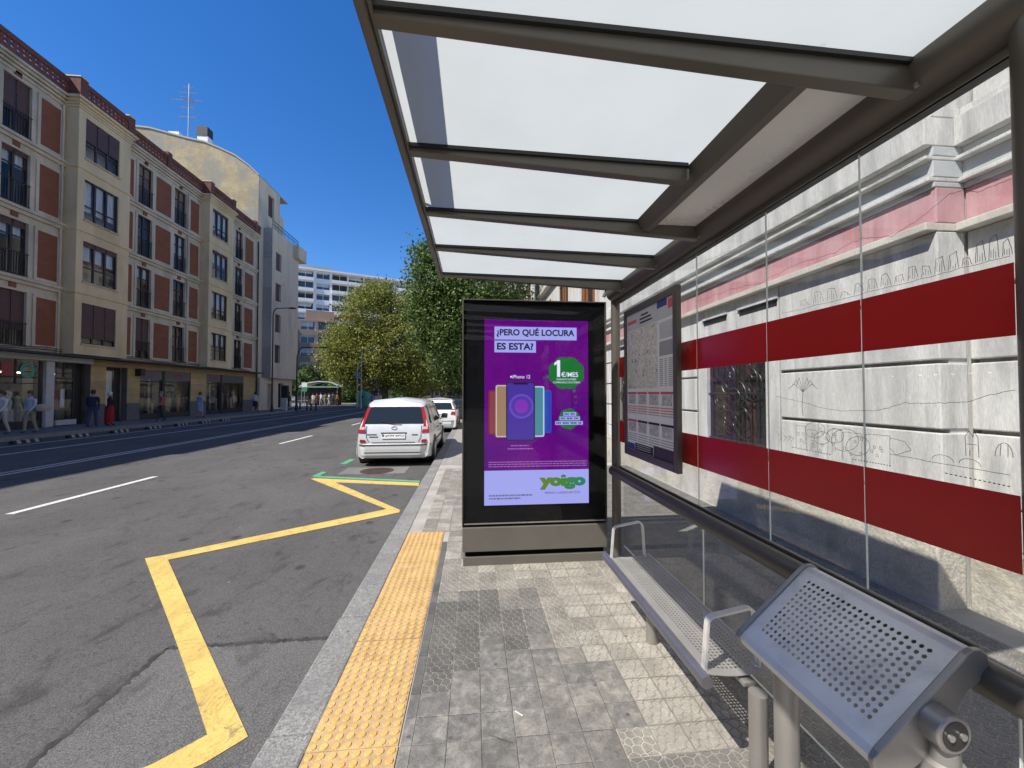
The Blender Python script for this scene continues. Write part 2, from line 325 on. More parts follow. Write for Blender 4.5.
M['grass'] = surf('grass_blades', (.10, .15, .04), .9, var=.3, vscale=1.5)

# ================================================================== ground, road, pavements
g = MB(); g.quad((-900, -900, -.20), (900, -900, -.20), (900, 900, -.20), (-900, 900, -.20))
struct(g.build('ground', M['far_walk']))
RZ = -.13
road = struct(MB().box(-16.7, -.94, -60, 140, -.19, RZ).build('road', M['asphalt']))
plaza = struct(MB().box(-70, -16.7, 46.5, 140, -.18, RZ + .05).build('plaza', M['far_walk']))
struct(MB().box(-16.8, 60, 62, 140, -.185, RZ + .015).build('plaza_paving', M['far_walk']))
# asphalt repair with tar seam
def sheet(name, pts2, mat, dz, parent=road):
    m = MB(); m.prism([(x, y, RZ + .0005) for x, y in pts2], (0, 0, dz)); return m.build(name, mat, parent)
pp = [pz(x, y, RZ) for x, y in ((31, 765), (166, 649), (323, 640))]
p0, p1, p2 = [(p.x, p.y) for p in pp]
ex = (p0[0] - (p1[0] - p0[0]) * 1.5, p0[1] - (p1[1] - p0[1]) * 1.5)
sheet('asphalt_patch', [(-.96, p2[1] + .02), p1, ex, (-.96, -1.5)], M['asphalt_patch'], .0025)
def strip(a, b, w_):
    a, b = Vector(a), Vector(b); d = (b - a).normalized(); n = Vector((-d.y, d.x)) * w_ / 2
    return [tuple(a + n), tuple(b + n), tuple(b - n), tuple(a - n)]
def wobble_strip(a, b, w_, n=90, amp=.011):
    a, b = Vector(a), Vector(b); d = (b - a).normalized(); nn = Vector((-d.y, d.x)); L = []; Rr = []
    for i in range(n + 1):
        p = a.lerp(b, i / n) + nn * random.uniform(-amp, amp); ww = w_ * random.uniform(.35, 1.5) / 2
        L.append(p + nn * ww); Rr.append(p - nn * ww)
    return L, Rr
for a, b in ((ex, p1), (p1, (-.97, p2[1] + .02))):
    L_, R_ = wobble_strip(a, b, .035); m = MB()
    for i in range(len(L_) - 1):
        m.quad((L_[i].x, L_[i].y, RZ + .0045), (L_[i + 1].x, L_[i + 1].y, RZ + .0045), (R_[i + 1].x, R_[i + 1].y, RZ + .0045), (R_[i].x, R_[i].y, RZ + .0045))
    m.build('tar_seam', M['tar'], road)
# bus stop zigzag
def zp(*pts): return [(pz(x, y, RZ).x, pz(x, y, RZ).y) for x, y in pts]
def marking(name, pts2, mat, dz=.0075):
    m = MB(); m.prism([(x, y, RZ + .0008) for x, y in pts2], (0, 0, dz)); return m.build(name, mat, road)
marking('zigzag_marking', zp((145, 559), (163, 556), (387, 509.5), (400, 511), (399, 513), (168, 560.5), (190, 610), (248, 738)) + zp((204, 765)) + [(-1.75, 1.75), (-1.95, 1.80)] + zp((152, 766), (207.5, 736), (192, 688), (170, 625)), M['yellow_paint'])
marking('zigzag_marking', zp((311, 479), (330, 480.4), (400, 510.5), (387, 509.3)), M['yellow_paint'], .0082)
marking('zigzag_marking', zp((313, 478.6), (419, 483.2), (418.6, 486), (330, 482.2), (316, 480.5)), M['yellow_paint'], .009)
marking('parking_marking', zp((315, 476), (420, 481), (420, 482.4), (314, 477.4)), M['green_paint'], .006)
marking('parking_marking', zp((312, 476.5), (322, 472), (327, 472.4), (318, 477)), M['green_paint'], .007)
marking('parking_marking', zp((340, 464), (350, 459.3), (355, 459.6), (346, 464.3)), M['green_paint'], .006)
for k in range(-3, 9):                                  # lane dashes
    y0 = 6.38 + 7.9 * k; x = -6.62 + .03 * k
    marking('lane_dash', [(x - .06, y0), (x + .06, y0), (x + .10, y0 + 2.55), (x - .02, y0 + 2.55)], M['white_paint'])
for dx in (-.13, .13):
    marking('lane_line', [(-10.05 + dx - .05, -40), (-10.05 + dx + .05, -40), (-10.05 + dx + .05, 70), (-10.05 + dx - .05, 70)], M['old_white_paint'], .006)
marking('cycle_lane_line', [(-13.25, -40), (-13.13, -40), (-13.13, 60), (-13.25, 60)], M['old_white_paint'], .006)
marking('cycle_lane_line', [(-15.05, -40), (-14.97, -40), (-14.97, 45), (-15.05, 45)], M['old_white_paint'], .006)
# manhole with its concrete collar in the bay ahead of the car
c = pz(377, 471, RZ)
m = MB(); m.box(c.x - .75, c.x + .65, c.y - .32, c.y + .45, RZ + .0006, RZ + .004); m.build('manhole_collar', surf('collar_concrete', (.17, .165, .155), .9, var=.2), road)
m = MB(); m.lathe((c.x, c.y, RZ + .004), [(.36, 0), (.36, .006), (.32, .006), (.32, .003), (.0, .003)], 28)
for i in range(-3, 4): m.box(c.x - .26, c.x + .26, c.y + i * .075 - .015, c.y + i * .075 + .015, RZ + .006, RZ + .0105)
m.build('manhole_cover', surf('cast_iron', (.08, .055, .045), .7, .3, var=.3, vscale=10), road)

# far pavement (left)
walk = struct(MB().box(-40, -16.85, -60, 46.5, -.185, 0).build('pavement_far_side', M['far_walk']))
for i in range(40):
    MB().box(-16.845, -16.66, i * 1.2 - 2 + .004, i * 1.2 - .8 - .004, -.18, .012).build('kerb_stone', M['granite'], walk, bevel=.02)
# near pavement
pave = struct(MB().box(-.75, 3.9, -15, 62, -.18, -.0055).build('pavement', M['pave_mortar']))
MB().box(-.7495, 3.8, 9.0, 61.9, -.03, 0).build('far_paving', M['far_tiles'], pave)
MB().box(-.334, 3.8, -14.9, 1.26, -.03, 0).build('near_paving', M['far_tiles'], pave)
rk = random.Random(3)
for i in range(30):
    y0 = -2 + i * 1.0
    MB().box(-.958 + rk.uniform(-.004, .004), -.753, y0 + .003, y0 + .997, -.185, -.004 + rk.uniform(-.003, .003)).build('kerb_stone', M['granite'], pave, bevel=.012)
# tactile tiles 0.40 with 8 x 8 flat studs
m = MB(); T = .205; m.box(-T + .0015, T - .0015, -.2 + .0015, .2 - .0015, -.03, 0, 0)
for i in range(8):
    for j in range(8):
        m.lathe((-T + T / 8 + i * T / 4, -.175 + j * .05, 0), [(.0185, -.0005), (.0175, .003), (.0155, .005), (.0, .005)], 10, 1)
tac = m.mesh('tactile_tile', [M['tactile'], M['tactile_dot']])
for k in range(-3, 8):
    inst(tac, 'tactile_tile', pave, (-.545 + rk.uniform(-.002, .002), 1.685 + k * .4, rk.uniform(-.0015, .0015)))
MB().box(-.7495, -.34, 4.712, 9.0, -.031, -.002).build('strip_paving', M['far_tiles'], pave) if False else None
# patterned paving tiles
def clip(poly, a, b, c_):                             # keep a*x+b*y<=c
    out = []
    for i in range(len(poly)):
        p, q = poly[i], poly[(i + 1) % len(poly)]; dp = a * p[0] + b * p[1] - c_; dq = a * q[0] + b * q[1] - c_
        if dp <= 0: out.append(p)
        if (dp < 0 < dq) or (dq < 0 < dp):
            s_ = dp / (dp - dq); out.append((p[0] + s_ * (q[0] - p[0]), p[1] + s_ * (q[1] - p[1])))
    return out
TX, TY = .160, .156
def cells(seed, jit=.065):
    r_ = random.Random(seed); pts = []
    sp = .305
    for j in range(-3, 4):
        for i in range(-4, 5):
            x, y = sp * (i + .5 * (j % 2)), sp * .87 * j
            if abs(x) < .75 and abs(y) < .75: pts.append((x + r_.uniform(-jit, jit), y + r_.uniform(-jit, jit)))
    res = []
    for p in pts:
        poly = [(-.475, -.475), (.475, -.475), (.475, .475), (-.475, .475)]
        for q in pts:
            if q is p: continue
            a, b = q[0] - p[0], q[1] - p[1]; L = math.hypot(a, b); a /= L; b /= L
            mid = ((p[0] + q[0]) / 2) * a + ((p[1] + q[1]) / 2) * b
            poly = clip(poly, a, b, mid - .0145)
            if len(poly) < 3: break
        if len(poly) >= 3:
            ar = abs(sum(poly[i][0] * poly[(i + 1) % len(poly)][1] - poly[(i + 1) % len(poly)][0] * poly[i][1] for i in range(len(poly)))) / 2
            if ar > .004: res.append(poly)
    return res
def tile_mb(seed):
    m = MB(); hx, hy = TX / 2 - .0012, TY / 2 - .0012
    m.box(-hx, hx, -hy, hy, -.03, -.0018, 1)
    for poly in cells(seed):
        n = len(poly); cx = sum(p[0] for p in poly) / n; cy = sum(p[1] for p in poly) / n
        lo = [(p[0] * TX, p[1] * TY, -.0019) for p in poly]
        hi = [((cx + (p[0] - cx) * .93) * TX, (cy + (p[1] - cy) * .93) * TY, .0006) for p in poly]
        m.add(lo + hi, [tuple(range(n, 2 * n))] + [(i, (i + 1) % n, n + (i + 1) % n, n + i) for i in range(n)], 0)
    return m
tmesh = {}
for k in tile_kinds:
    for s_ in range(3): tmesh[k, s_] = tile_mb(s_ + 1).mesh('paving_tile', [M['cell_' + k], M['groove_' + k]])
def flat_tile(seed):
    r_ = random.Random(seed); m = MB(); hx, hy = TX / 2 - .0009, TY / 2 - .0009
    m.add([(-hx, -hy, -.03), (hx, -hy, -.03), (hx, hy, -.03), (-hx, hy, -.03), (-hx, -hy, -.002), (hx, -hy, -.002), (hx, hy, -.002), (-hx, hy, -.002),
           (-hx + .003, -hy + .003, 0), (hx - .003, -hy + .003, 0), (hx - .003, hy - .003, 0), (-hx + .003, hy - .003, 0)],
          [(0, 1, 5, 4), (1, 2, 6, 5), (2, 3, 7, 6), (3, 0, 4, 7), (4, 5, 9, 8), (5, 6, 10, 9), (6, 7, 11, 10), (7, 4, 8, 11), (8, 9, 10, 11)])
    return m
tmesh['worn', 0] = flat_tile(1).mesh('paving_tile', M['worn']); tmesh['worn', 1] = flat_tile(2).mesh('paving_tile', M['worn_blue'])
X0, Y0 = -.281, 2.194 - 3 * TY
stuff_m = MB(); made = 0
rt_ = random.Random(11)
def kind_at(x, y):
    n = math.sin(x * 3.1 + y * 1.7) + rt_.uniform(-.6, .6)
    x += rt_.uniform(-.10, .10); y += rt_.uniform(-.12, .12)
    if x > 1.5: return 'mid' if n > -.3 else 'dark'
    if y > 3.3: return 'pale' if n > .3 and y > 3.45 else 'buff'
    if x < .04: return 'dark' if y > 2.19 else 'worn'
    if x < .52 + (y - 1.8) * .02:
        return 'worn' if y < 2.62 else ('dark' if n < .2 else 'mid')
    if x < .70: return 'worn' if y < 2.5 and n < .6 else 'buff'
    return 'pale' if n > -.5 else 'buff'
cand = []
for j in range(-4, 44):
    for i in range(-4, 23):
        x, y = X0 + (i + .5) * TX, Y0 + (j + .5) * TY
        if x < -.335 and y < 4.72: continue
        if x - TX / 2 < -.75 or y > 8.98 or y < 1.27 or x > 3.42: continue
        vis = (x < 1.36 and 1.7 < y < 3.9) or (x < -.05 and y >= 3.9) 
        cand.append((0 if vis else 1, math.hypot(x, y), i, j, x, y))
cand.sort()
for vis, d_, i, j, x, y in cand:
    k = kind_at(x, y)
    if k == 'worn': key = ('worn', 0 if rt_.random() < .55 else 1)
    else: key = (k, rt_.randrange(3))
    loc = (x, y, rt_.uniform(-.0012, .0012)); rz = rt_.choice((0, math.pi))
    if vis == 0 and made < 300:
        inst(tmesh[key], 'paving_tile', pave, loc, rz); made += 1
    else:
        src = tile_mb(1) if key[0] != 'worn' else flat_tile(1)
        if key[0] == 'worn': src.m = [0] * len(src.f)
        stuff_m.add([(a + x, b + y, c_ + loc[2]) for a, b, c_ in src.v], src.f); stuff_m.m[-len(src.f):] = src.m
stuff(stuff_m.build('paving_tiles', [M['cell_mid'], M['groove_mid']], pave))
# cut tiles along the tactile strip
for j in range(-2, 17):
    y = Y0 + (j + .5) * TY
    MB().box(-.333, X0 - .0015, y - TY / 2 + .001, y + TY / 2 - .001, -.03, rt_.uniform(-.002, 0)).build('cut_tile', M['cell_dark'] if y > 2.2 else M['worn'], pave)
for (i, y, L) in ((0, 2.05, .02),): pass
# litter: a twig and cigarette ends
MB().tube([pz(488, 734, .004), pz(499, 738, .005), pz(512, 742, .004)], .0014, 6).build('twig', M['bark'])
tag(bpy.data.objects['twig'], 'thin dark twig lying on the grey worn paving tiles', 'twig')
for p, q, lab in (((515, 711), (523, 716), 'white cigarette end lying on the grey paving tiles'), ):
    tag(MB().tube([pz(*p, .005), pz(*q, .005)], .0035, 8).build('cigarette_end', M['l_white']), lab, 'litter')

# ================================================================== stone building behind the shelter
wb = empty('stone_building', (3.6, 10, 0)); tag(wb, 'pale stone building with moulded cornice and pink frieze behind the bus shelter', 'building')
def wpart(m, name, mat, par=wb, bevel=0, smooth=None):
    off = par.location if par is wb else Vector((0, 0, 0))
    m.v = [(a - wb.location.x, b - wb.location.y, c_ - wb.location.z) for a, b, c_ in m.v]
    return m.build(name, mat, par, smooth, bevel)
YJ, YE = 2.66, 34.0
segs = [(3.5, YJ, YE), (3.75, -14.0, YJ)]
for X, ya, yb in segs:
    wpart(MB().box(X + .09, X + 6, ya + (.015 if X < 3.6 else 0), yb, -.05, 20.0 if X < 3.6 else 19.99), 'wall_core', M['stone_white'])
    # mouldings, (front x, back x, z0, z1, material)
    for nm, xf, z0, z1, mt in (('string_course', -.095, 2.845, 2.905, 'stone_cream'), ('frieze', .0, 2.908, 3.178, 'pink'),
                               ('cornice_fillet', -.06, 3.225, 3.257, 'stone_white'), ('cornice_soffit', -.015, 3.182, 3.222, 'stone_grey_and_shade'), ('cornice_bed', -.02, 3.26, 3.387, 'stone_grey_and_shade'), ('cornice_lip', -.085, 3.39, 3.42, 'stone_white'),  # grey soffit, bed and recess carry the lip's shade in their colour
                               ('cornice_recess', -.02, 3.423, 3.497, 'stone_grey_and_shade'), ('cornice_course', -.09, 3.50, 3.72, 'stone_white'), ('upper_plinth', -.03, 3.723, 3.80, 'stone_white')):
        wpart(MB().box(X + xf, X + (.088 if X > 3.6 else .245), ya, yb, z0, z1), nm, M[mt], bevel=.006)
    # joints in the cornice course are pieces: plinth stones, ashlar blocks
    rb = random.Random(5)
    yy = ya
    while yy < yb - .05:
        y1 = min(yy + rb.uniform(1.5, 1.9), yb)
        if yb - y1 < .5: y1 = yb
        if not (X < 3.6 and yy > 16): wpart(MB().box(X - .055, X + (.088 if yy > ya or X > 3.6 else .19), yy + .004, y1 - .004, -.05, .50), 'plinth_stone', M['stone_plinth'], bevel=.012)
        yy = y1
WIN = [(4.45, 5.66), (8.05, 9.26), (11.65, 12.86), (15.25, 16.46), (-1.6, -.4)]
courses = [(.505, .785), (.80, 1.305), (1.335, 1.835), (1.865, 2.37), (2.40, 2.842)]
def ashlar(X, ya, yb, holes):
    for ci, (z0, z1) in enumerate(courses):
        cuts = [ya]
        inhole = lambda y: any(a - .22 < y < b + .22 for a, b in holes)
        pts = sorted([ya, yb] + [v for a, b in holes for v in (a - .22, b + .22) if ya < v < yb])
        for a, b in zip(pts[:-1], pts[1:]):
            mid = (a + b) / 2
            if inhole(mid):
                if z1 < .95: wpart(MB().box(X + .003, X + .088, a + .003, b - .003, z0, min(z1, .90)), 'apron_stone', M['stone_white'], bevel=.008)
                elif z0 > 2.3: wpart(MB().box(X - .01, X + .088, a + .003, b - .003, z0 - .03, z1), 'lintel_stone', M['stone_white'], bevel=.008)
                continue
            n = max(1, round((b - a) / 1.75)); 
            for k in range(n):
                u0, u1 = a + (b - a) * k / n, a + (b - a) * (k + 1) / n
                wpart(MB().box(X, X + (.24 if X < 3.6 and u0 == ya else .088), u0 + .003, u1 - .003, z0, z1), 'ashlar_block', M['stone_white'], bevel=.01)
ashlar(3.5, YJ, 18.5, [h_ for h_ in WIN if h_[0] > 0])
ashlar(3.75, -6.0, YJ, [h_ for h_ in WIN if h_[0] < 0])
for a, b in WIN:
    X = 3.5 if a > 0 else 3.75
    z0, z1 = .93, 2.28
    for u0, u1 in ((a - .215, a), (b, b + .215)):
        wpart(MB().box(X - .012, X + .088, u0, u1, z0 - .03, 2.367), 'window_jamb', M['stone_white'], bevel=.008)
    wpart(MB().box(X - .03, X + .088, a - .02, b + .02, .86, .93), 'window_sill', M['stone_grey_and_shade'], bevel=.008)
    wpart(MB().box(X + .0, X + .088, a + .001, b - .001, z1, 2.366), 'window_head', M['stone_white'])
    # small vent slot above: a dark strip paints the shade inside it
    for u0, u1 in ((a - .2, a + .45), (a + .72, b + .05)):
        wpart(MB().box(X - .012, X - .006, u0, u1, 2.62, 2.70), 'vent_slot_shade', M['iron'])
        wpart(MB().box(X - .04, X - .0125, u0 - .02, u1 + .02, 2.70, 2.725), 'vent_hood', M['stone_white'])
    # recessed window behind a scrolled iron grille
    wi = wpart(MB().box(X + .0885, X + .0895, a, b, z0, z1), 'window', M['dark_room'])
    fr = MB()
    for u in (a + .02, (a + b) / 2, b - .02): fr.box(X + .06, X + .085, u - .025, u + .025, z0 + .002, z1 - .002)
    fr.box(X + .062, X + .083, a + .03, b - .03, z1 - .5, z1 - .45); fr.build('frame', M['wood_dark'], wi); 
    fr_o = bpy.data.objects[wi.children[0].name]; fr_o.location = -wb.location
    cu = MB().box(X + .0865, X + .088, a + .30, a + .48, z0 + .02, z1 - .02); co = cu.build('curtain', surf('red_curtain', (.05, .015, .015), .9, var=.3, vscale=14), wi); co.location = -wb.location
    gr = MB(); rg = random.Random(int(a * 10) + 50)
    xg = X + .03
    for k in range(9):
        u = a + .04 + (b - a - .08) * k / 8; gr.tube([(xg, u, z0), (xg, u, z1)], .007, 6)
    for z in (z0 + .03, (z0 + z1) / 2, z1 - .03): gr.tube([(xg - .004, a, z), (xg - .004, b, z)], .009, 6)
    for k in range(22):
        cu_, cz, rr = rg.uniform(a + .2, b - .2), rg.uniform(z0 + .2, z1 - .2), rg.uniform(.07, .26)
        t0 = rg.uniform(0, 6); sp = rg.choice((-1, 1))
        pts = [(xg - .012, min(b - .01, max(a + .01, cu_ + rr * (1 - q * .022) * math.cos(t0 + sp * q * .28))), cz + rr * (1 - q * .022) * math.sin(t0 + sp * q * .28)) for q in range(30)]
        gr.tube(pts, .006, 5)
    go = gr.build('iron_grille', M['iron'], wi, smooth=40); go.location = -wb.location
# windows of the storeys above
for st in range(5):
    for k in range(9):
        y0 = 4.6 + 3.3 * k - (3.3 * 4 if k > 6 else 0) * 0
        z0 = 3.84 + st * 3.3
        if y0 > 31: continue
        X = 3.5 + .06
        wi = wpart(MB().box(X, X + .028, y0, y0 + 1.5, z0, z0 + 2.1), 'window', M['dark_room'])
        fr = MB()
        for i in range(5): fr.box(X - .03, X - .002, y0 + i * .375 - (.03 if i else 0), y0 + i * .375 + .03, z0, z0 + 2.1)
        for i, u in enumerate((y0 + .04, y0 + .42, y0 + .78, y0 + 1.16)):
            mm = MB().box(X - .022, X - .004, u, u + .3, z0 + .01, z0 + 2.05); o = mm.build('shutter', M['wood'] if (i + k) % 3 else M['wood_dark'], wi); o.location = -wb.location
        o = fr.build('frame', M['wood_dark'], wi); o.location = -wb.location
        for u0, u1, za, zb in ((y0 - .2, y0 - .005, z0 - .02, z0 + 2.3), (y0 + 1.505, y0 + 1.7, z0 - .02, z0 + 2.3), (y0 - .004, y0 + 1.504, z0 + 2.105, z0 + 2.3)):
            mm = MB().box(X - .06, X + .029, u0, u1, za, zb); o = mm.build('surround', M['stone_cream'], wi); o.location = -wb.location
    if st: wpart(MB().box(3.36, 3.588, YJ, YE, 3.3 + st * 3.3, 3.5 + st * 3.3), 'string_course', M['stone_cream'], bevel=.01)
    if st: wpart(MB().box(3.62, 3.838, -14, YJ, 3.3 + st * 3.3, 3.5 + st * 3.3), 'string_course', M['stone_cream'], bevel=.01)

# ================================================================== bus shelter
sh = empty('bus_shelter', (1.33, 2.2, 0)); tag(sh, 'bronze framed bus shelter with milky roof panes and red striped glass back', 'bus shelter')
SO = sh.location.copy()
def part(m, name, mat, par=None, root=sh, **kw):
    m.v = [tuple(Vector(p) - root.location) for p in m.v]
    o = m.build(name, mat, par or root, **kw); return o
XG, XB, XL = 1.36, 1.33, -.28                         # glass plane, back tube axis, street edge
YN, YF = .13, 3.45
ZL, ZR = 2.600, 2.575                                  # underside of panes at street edge / at back
def zroof(x): return ZL + (ZR - ZL) * (x - XL) / (XB - XL)
part(MB().tube([(XB, .35, 2.56), (XB, 3.66, 2.56)], .078, 28), 'back_tube', M['bronze'], smooth=40)
part(MB().tube([(XB, .35, 2.56 ), (XB, .3, 2.56)], [.078, .06], 28), 'tube_cap', M['bronze'], smooth=40)
m = MB(); m.box(XG - .018, XG + .018, .82, 3.60, 2.455, 2.492); part(m, 'glass_channel', M['gasket'])
m = MB(); m.box(XG - .03, XG - .02, .82, 3.60, 2.458, 2.50); part(m, 'channel_trim', M['bronze'], bevel=.003)
m = MB(); m.tube([(1.345, .78, -.03), (1.345, .78, 2.545)], .066, 24); part(m, 'post', M['bronze'], smooth=40)
m = MB(); m.tube([(1.345, 3.66, -.03), (1.345, 3.66, 2.56)], .042, 20); part(m, 'post', M['bronze'], smooth=40)
# street edge beam
m = MB(); m.box(XL - .014, XL + .012, YN, YF - .12, 2.555, 2.625); m.box(XL + .012, XL + .024, YN, YF - .12, 2.572, 2.594); part(m, 'edge_beam', M['bronze'], bevel=.004)
m = MB(); m.box(XL - .022, XL - .0145, YN, YF - .12, 2.605, 2.63); part(m, 'gutter', M['gasket'], bevel=.004)
# cross beams: shallow at the street edge, deep at the tube
BY = [1.035, 1.605, 2.15, 2.68, 3.29]
def cross_beam(y, x1, d0=.024, d1=.088):
    m = MB(); h2 = .021
    xa, xb = XL + .012, x1
    za, zb = zroof(xa) - .004, zroof(xb) - .004
    dd = d0 + (d1 - d0) * (xb - xa) / (XB - XL)
    pts = [(xa, y - h2, za), (xb, y - h2, zb), (xb, y - h2, zb - dd), (xa, y - h2, za - d0)]
    m.prism(pts, (0, 2 * h2, 0))
    o = part(m, 'cross_beam', M['bronze'], bevel=.004)
    m = MB(); m.prism([(xa, y - .034, za + .006), (xb, y - .034, zb + .006), (xb, y - .034, zb - .010), (xa, y - .034, za - .010)], (0, .068, 0)); part(m, 'glazing_gasket', M['gasket'], par=o).location = (0, 0, 0)
    m = MB(); m.box(xb - .005, xb + .004, y - .03, y + .03, zb - dd + .01, zb - .02); part(m, 'end_plate', M['steel_dark'], par=o)
    return o
for i, y in enumerate(BY): cross_beam(y, XB - .055 if i != 1 else .90)
# inner longitudinal beam between the first and third cross beams
m = MB(); m.prism([(.905, BY[0] + .024, zroof(.9) - .002), (.985, BY[0] + .024, zroof(.98) - .002), (.985, BY[0] + .024, zroof(.98) - .065), (.945, BY[0] + .024, zroof(.93) - .065)], (0, BY[2] - BY[0] - .048, 0)); part(m, 'longitudinal_beam', M['bronze'], bevel=.004)
# panes
edges = [YN] + BY
for i in range(5):
    a, b = edges[i] + (.024 if i else 0), edges[i + 1] - .024
    x1 = .92 if i in (1, 2) else XB - .02
    m = MB(); m.quad((XL + .012, a, zroof(XL)), (x1, a, zroof(x1)), (x1, b, zroof(x1)), (XL + .012, b, zroof(XL)))
    part(m, 'roof_pane', M['roof_pane'])
m = MB(); m.box(.975, XB - .03, BY[0] + .024, BY[2] - .024, 2.560, 2.575); part(m, 'roof_infill', M['roof_infill'])
m = MB(); m.box(XL - .02, XB, YN - .03, YN - .001, 2.54, 2.63); part(m, 'edge_beam', M['bronze'], bevel=.004)
# unseen street-edge board and rear panel, added on the roof to cast shade
m = MB(); m.box(XL + .022, XL + .04, .985, 2.10, 2.645, 2.80)
for y in (1.03, 1.6, 2.08): m.box(XL + .0, XL + .022, y - .012, y + .012, 2.6, 2.70)
part(m, 'shade_board', M['bronze'], bevel=.004)  # added upstand, shaped to throw a shade band across the panes
m = MB(); m.prism([(1.28, 1.0, 2.735), (1.72, 1.0, 2.915), (1.72, 1.0, 2.945), (1.28, 1.0, 2.765)], (0, 3.15, 0)); so_ = part(m, 'shade_panel', M['shade_caster'], bevel=.004)  # unseen panel added to shade the passage and wall base behind
for y in (1.1, 2.5, 3.95):
    m = MB(); m.tube([(1.33, y, 2.60), (1.42, y, 2.80)], .018, 8); part(m, 'bracket', M['bronze'], par=so_)
# back glass: upper and lower panes, each with its strip of red vinyl
YS = [.90, 1.264, 1.716, 2.297, 3.45, 3.60]
YS = [.865, 1.264, 1.716, 2.297, 3.60]
for a, b in zip(YS[:-1], YS[1:]):
    a2, b2 = a + .001, b - .001
    m = MB(); m.box(XG - .003, XG + .003, a2, b2, .93, 2.46)
    gp = part(m, 'glass_pane', M['glass'])
    for z0, z1 in ((1.755, 1.940), (1.158, 1.353)):
        m = MB(); m.box(XG - .0046, XG - .0036, a2 + .001, b2 - .001, z0, z1); part(m, 'red_stripe', M['red_vinyl'], par=gp)
    m = MB()
    if a > 1: m.box(XG - .0035, XG + .0035, a - .0009, a + .0009, .93, 2.46); part(m, 'polished_edge', M['glass_edge'], par=gp)
for a, b in ((.90, 2.28), (2.30, 3.58)):
    m = MB(); m.box(XG + .02, XG + .03, a, b, .20, .845); gp = part(m, 'glass_pane', M['glass'])
    m = MB(); m.box(XG + .021, XG + .029, a, b, .196, .1995); m.box(XG + .021, XG + .029, a - .003, a - .0005, .2, .845); part(m, 'polished_edge', M['glass_edge'], par=gp)
# fixing rail
m = MB(); m.tube([(1.30, .60, .885), (1.30, 3.62, .885)], .045, 22); part(m, 'rail', M['bronze'], smooth=40)
m = MB(); m.tube([(1.30, .80, .885), (1.30, .68, .885)], .0475, 22); part(m, 'rail_sleeve', M['bronze'], smooth=40)
m = MB(); m.box(1.335, 1.352, .95, 3.58, .905, .935); part(m, 'glass_shoe', M['bronze'], bevel=.004)
# line drawing of a townscape printed on the glass
def stroke(m, pts, wd=.0017):
    wd *= .8
    P3 = [px(x, y, XG - .0071) for x, y in pts]
    for p, q in zip(P3[:-1], P3[1:]):
        d = (q - p); 
        if d.length < 1e-5: continue
        n = Vector((0, -d.z, d.y)).normalized() * wd / 2
        m.quad(p + n, q + n, q - n, p - n)
ink = MB(); rd = random.Random(21)
def wav(pts, jit=.8, n=6):
    out = []
    for (a, b), (c_, d) in zip(pts[:-1], pts[1:]):
        for k in range(n): t_ = k / n; out.append((a + (c_ - a) * t_ + rd.uniform(-jit, jit) * .6, b + (d - b) * t_ + rd.uniform(-jit, jit)))
    return out + [pts[-1]]
stroke(ink, wav([(776, 396), (800, 402), (830, 410), (862, 411), (880, 410), (905, 403), (940, 403), (965, 402), (990, 395), (1016, 390)], .7))
stroke(ink, wav([(862, 238), (892, 236), (915, 222), (950, 194), (965, 190), (978, 192), (996, 185), (1012, 178)], .6))
stroke(ink, wav([(700, 300), (730, 290), (760, 283), (800, 262), (835, 252), (862, 238)], 1.2))
stroke(ink, wav([(690, 268), (712, 258), (740, 247), (766, 235), (800, 214), (840, 198), (880, 180), (920, 160)], 1.5))
stroke(ink, wav([(782, 314), (850, 297), (905, 283), (950, 271), (1010, 256)], .7))
for k in range(7):                                       # palm
    a = math.pi * (k + .5) / 7; stroke(ink, [(803, 392), (803 + 9 * math.cos(a), 386 - 9 * math.sin(a)), (803 + 15 * math.cos(a), 390 - 5 * math.sin(a))], .002)
stroke(ink, [(803, 392), (802, 406), (803, 416)], .003)
for x0, x1, y0, y1 in ((796, 806, 425, 447), (807, 817, 429, 452), (818, 828, 421, 456), (832, 842, 428, 455), (843, 862, 432, 460), (866, 890, 434, 464)):
    stroke(ink, wav([(x0, y1), (x0, y0), (x1, y0 + 2), (x1, y1 + 3)], .5, 4))
    for k in range(5):
        xx = x0 + (x1 - x0) * rd.random(); yy = y0 + (y1 - y0) * rd.uniform(.15, .9); stroke(ink, [(xx, yy), (xx + 2, yy + .5), (xx + 2, yy + 3), (xx, yy + 2.6), (xx, yy)], .0015)
for (cx, cy, r0) in ((845, 440, 14), (835, 436, 9), (858, 446, 12), (822, 438, 8), (815, 430, 10)):
    stroke(ink, [(cx + r0 * math.cos(q * .42), cy + .8 * r0 * math.sin(q * .42)) for q in range(16)], .002)
stroke(ink, wav([(890, 438), (905, 442), (911, 450), (896, 455), (890, 448)], .5)); stroke(ink, wav([(890, 454), (927, 461), (1010, 475)], .4))
for cx, cy in ((943, 461), (970, 465)):
    stroke(ink, [(cx + 11 * math.cos(a / 10 * math.pi), cy + 2 * math.cos(a / 10 * math.pi) - 6 * math.sin(a / 10 * math.pi)) for a in range(11)])
stroke(ink, [(966, 456), (965, 436), (969, 431), (973, 437), (974, 431), (978, 438), (979, 458)]); stroke(ink, [(967, 444), (977, 445)]); stroke(ink, [(970, 450), (970, 456)])
stroke(ink, [(996, 456)] + [(1004 - 9 * math.cos(a / 12 * math.pi), 456 + a * .15 - 14 * math.sin(a / 12 * math.pi)) for a in range(13)]); stroke(ink, [(1000, 456), (1001, 444)]); stroke(ink, [(1008, 457), (1008, 444)])
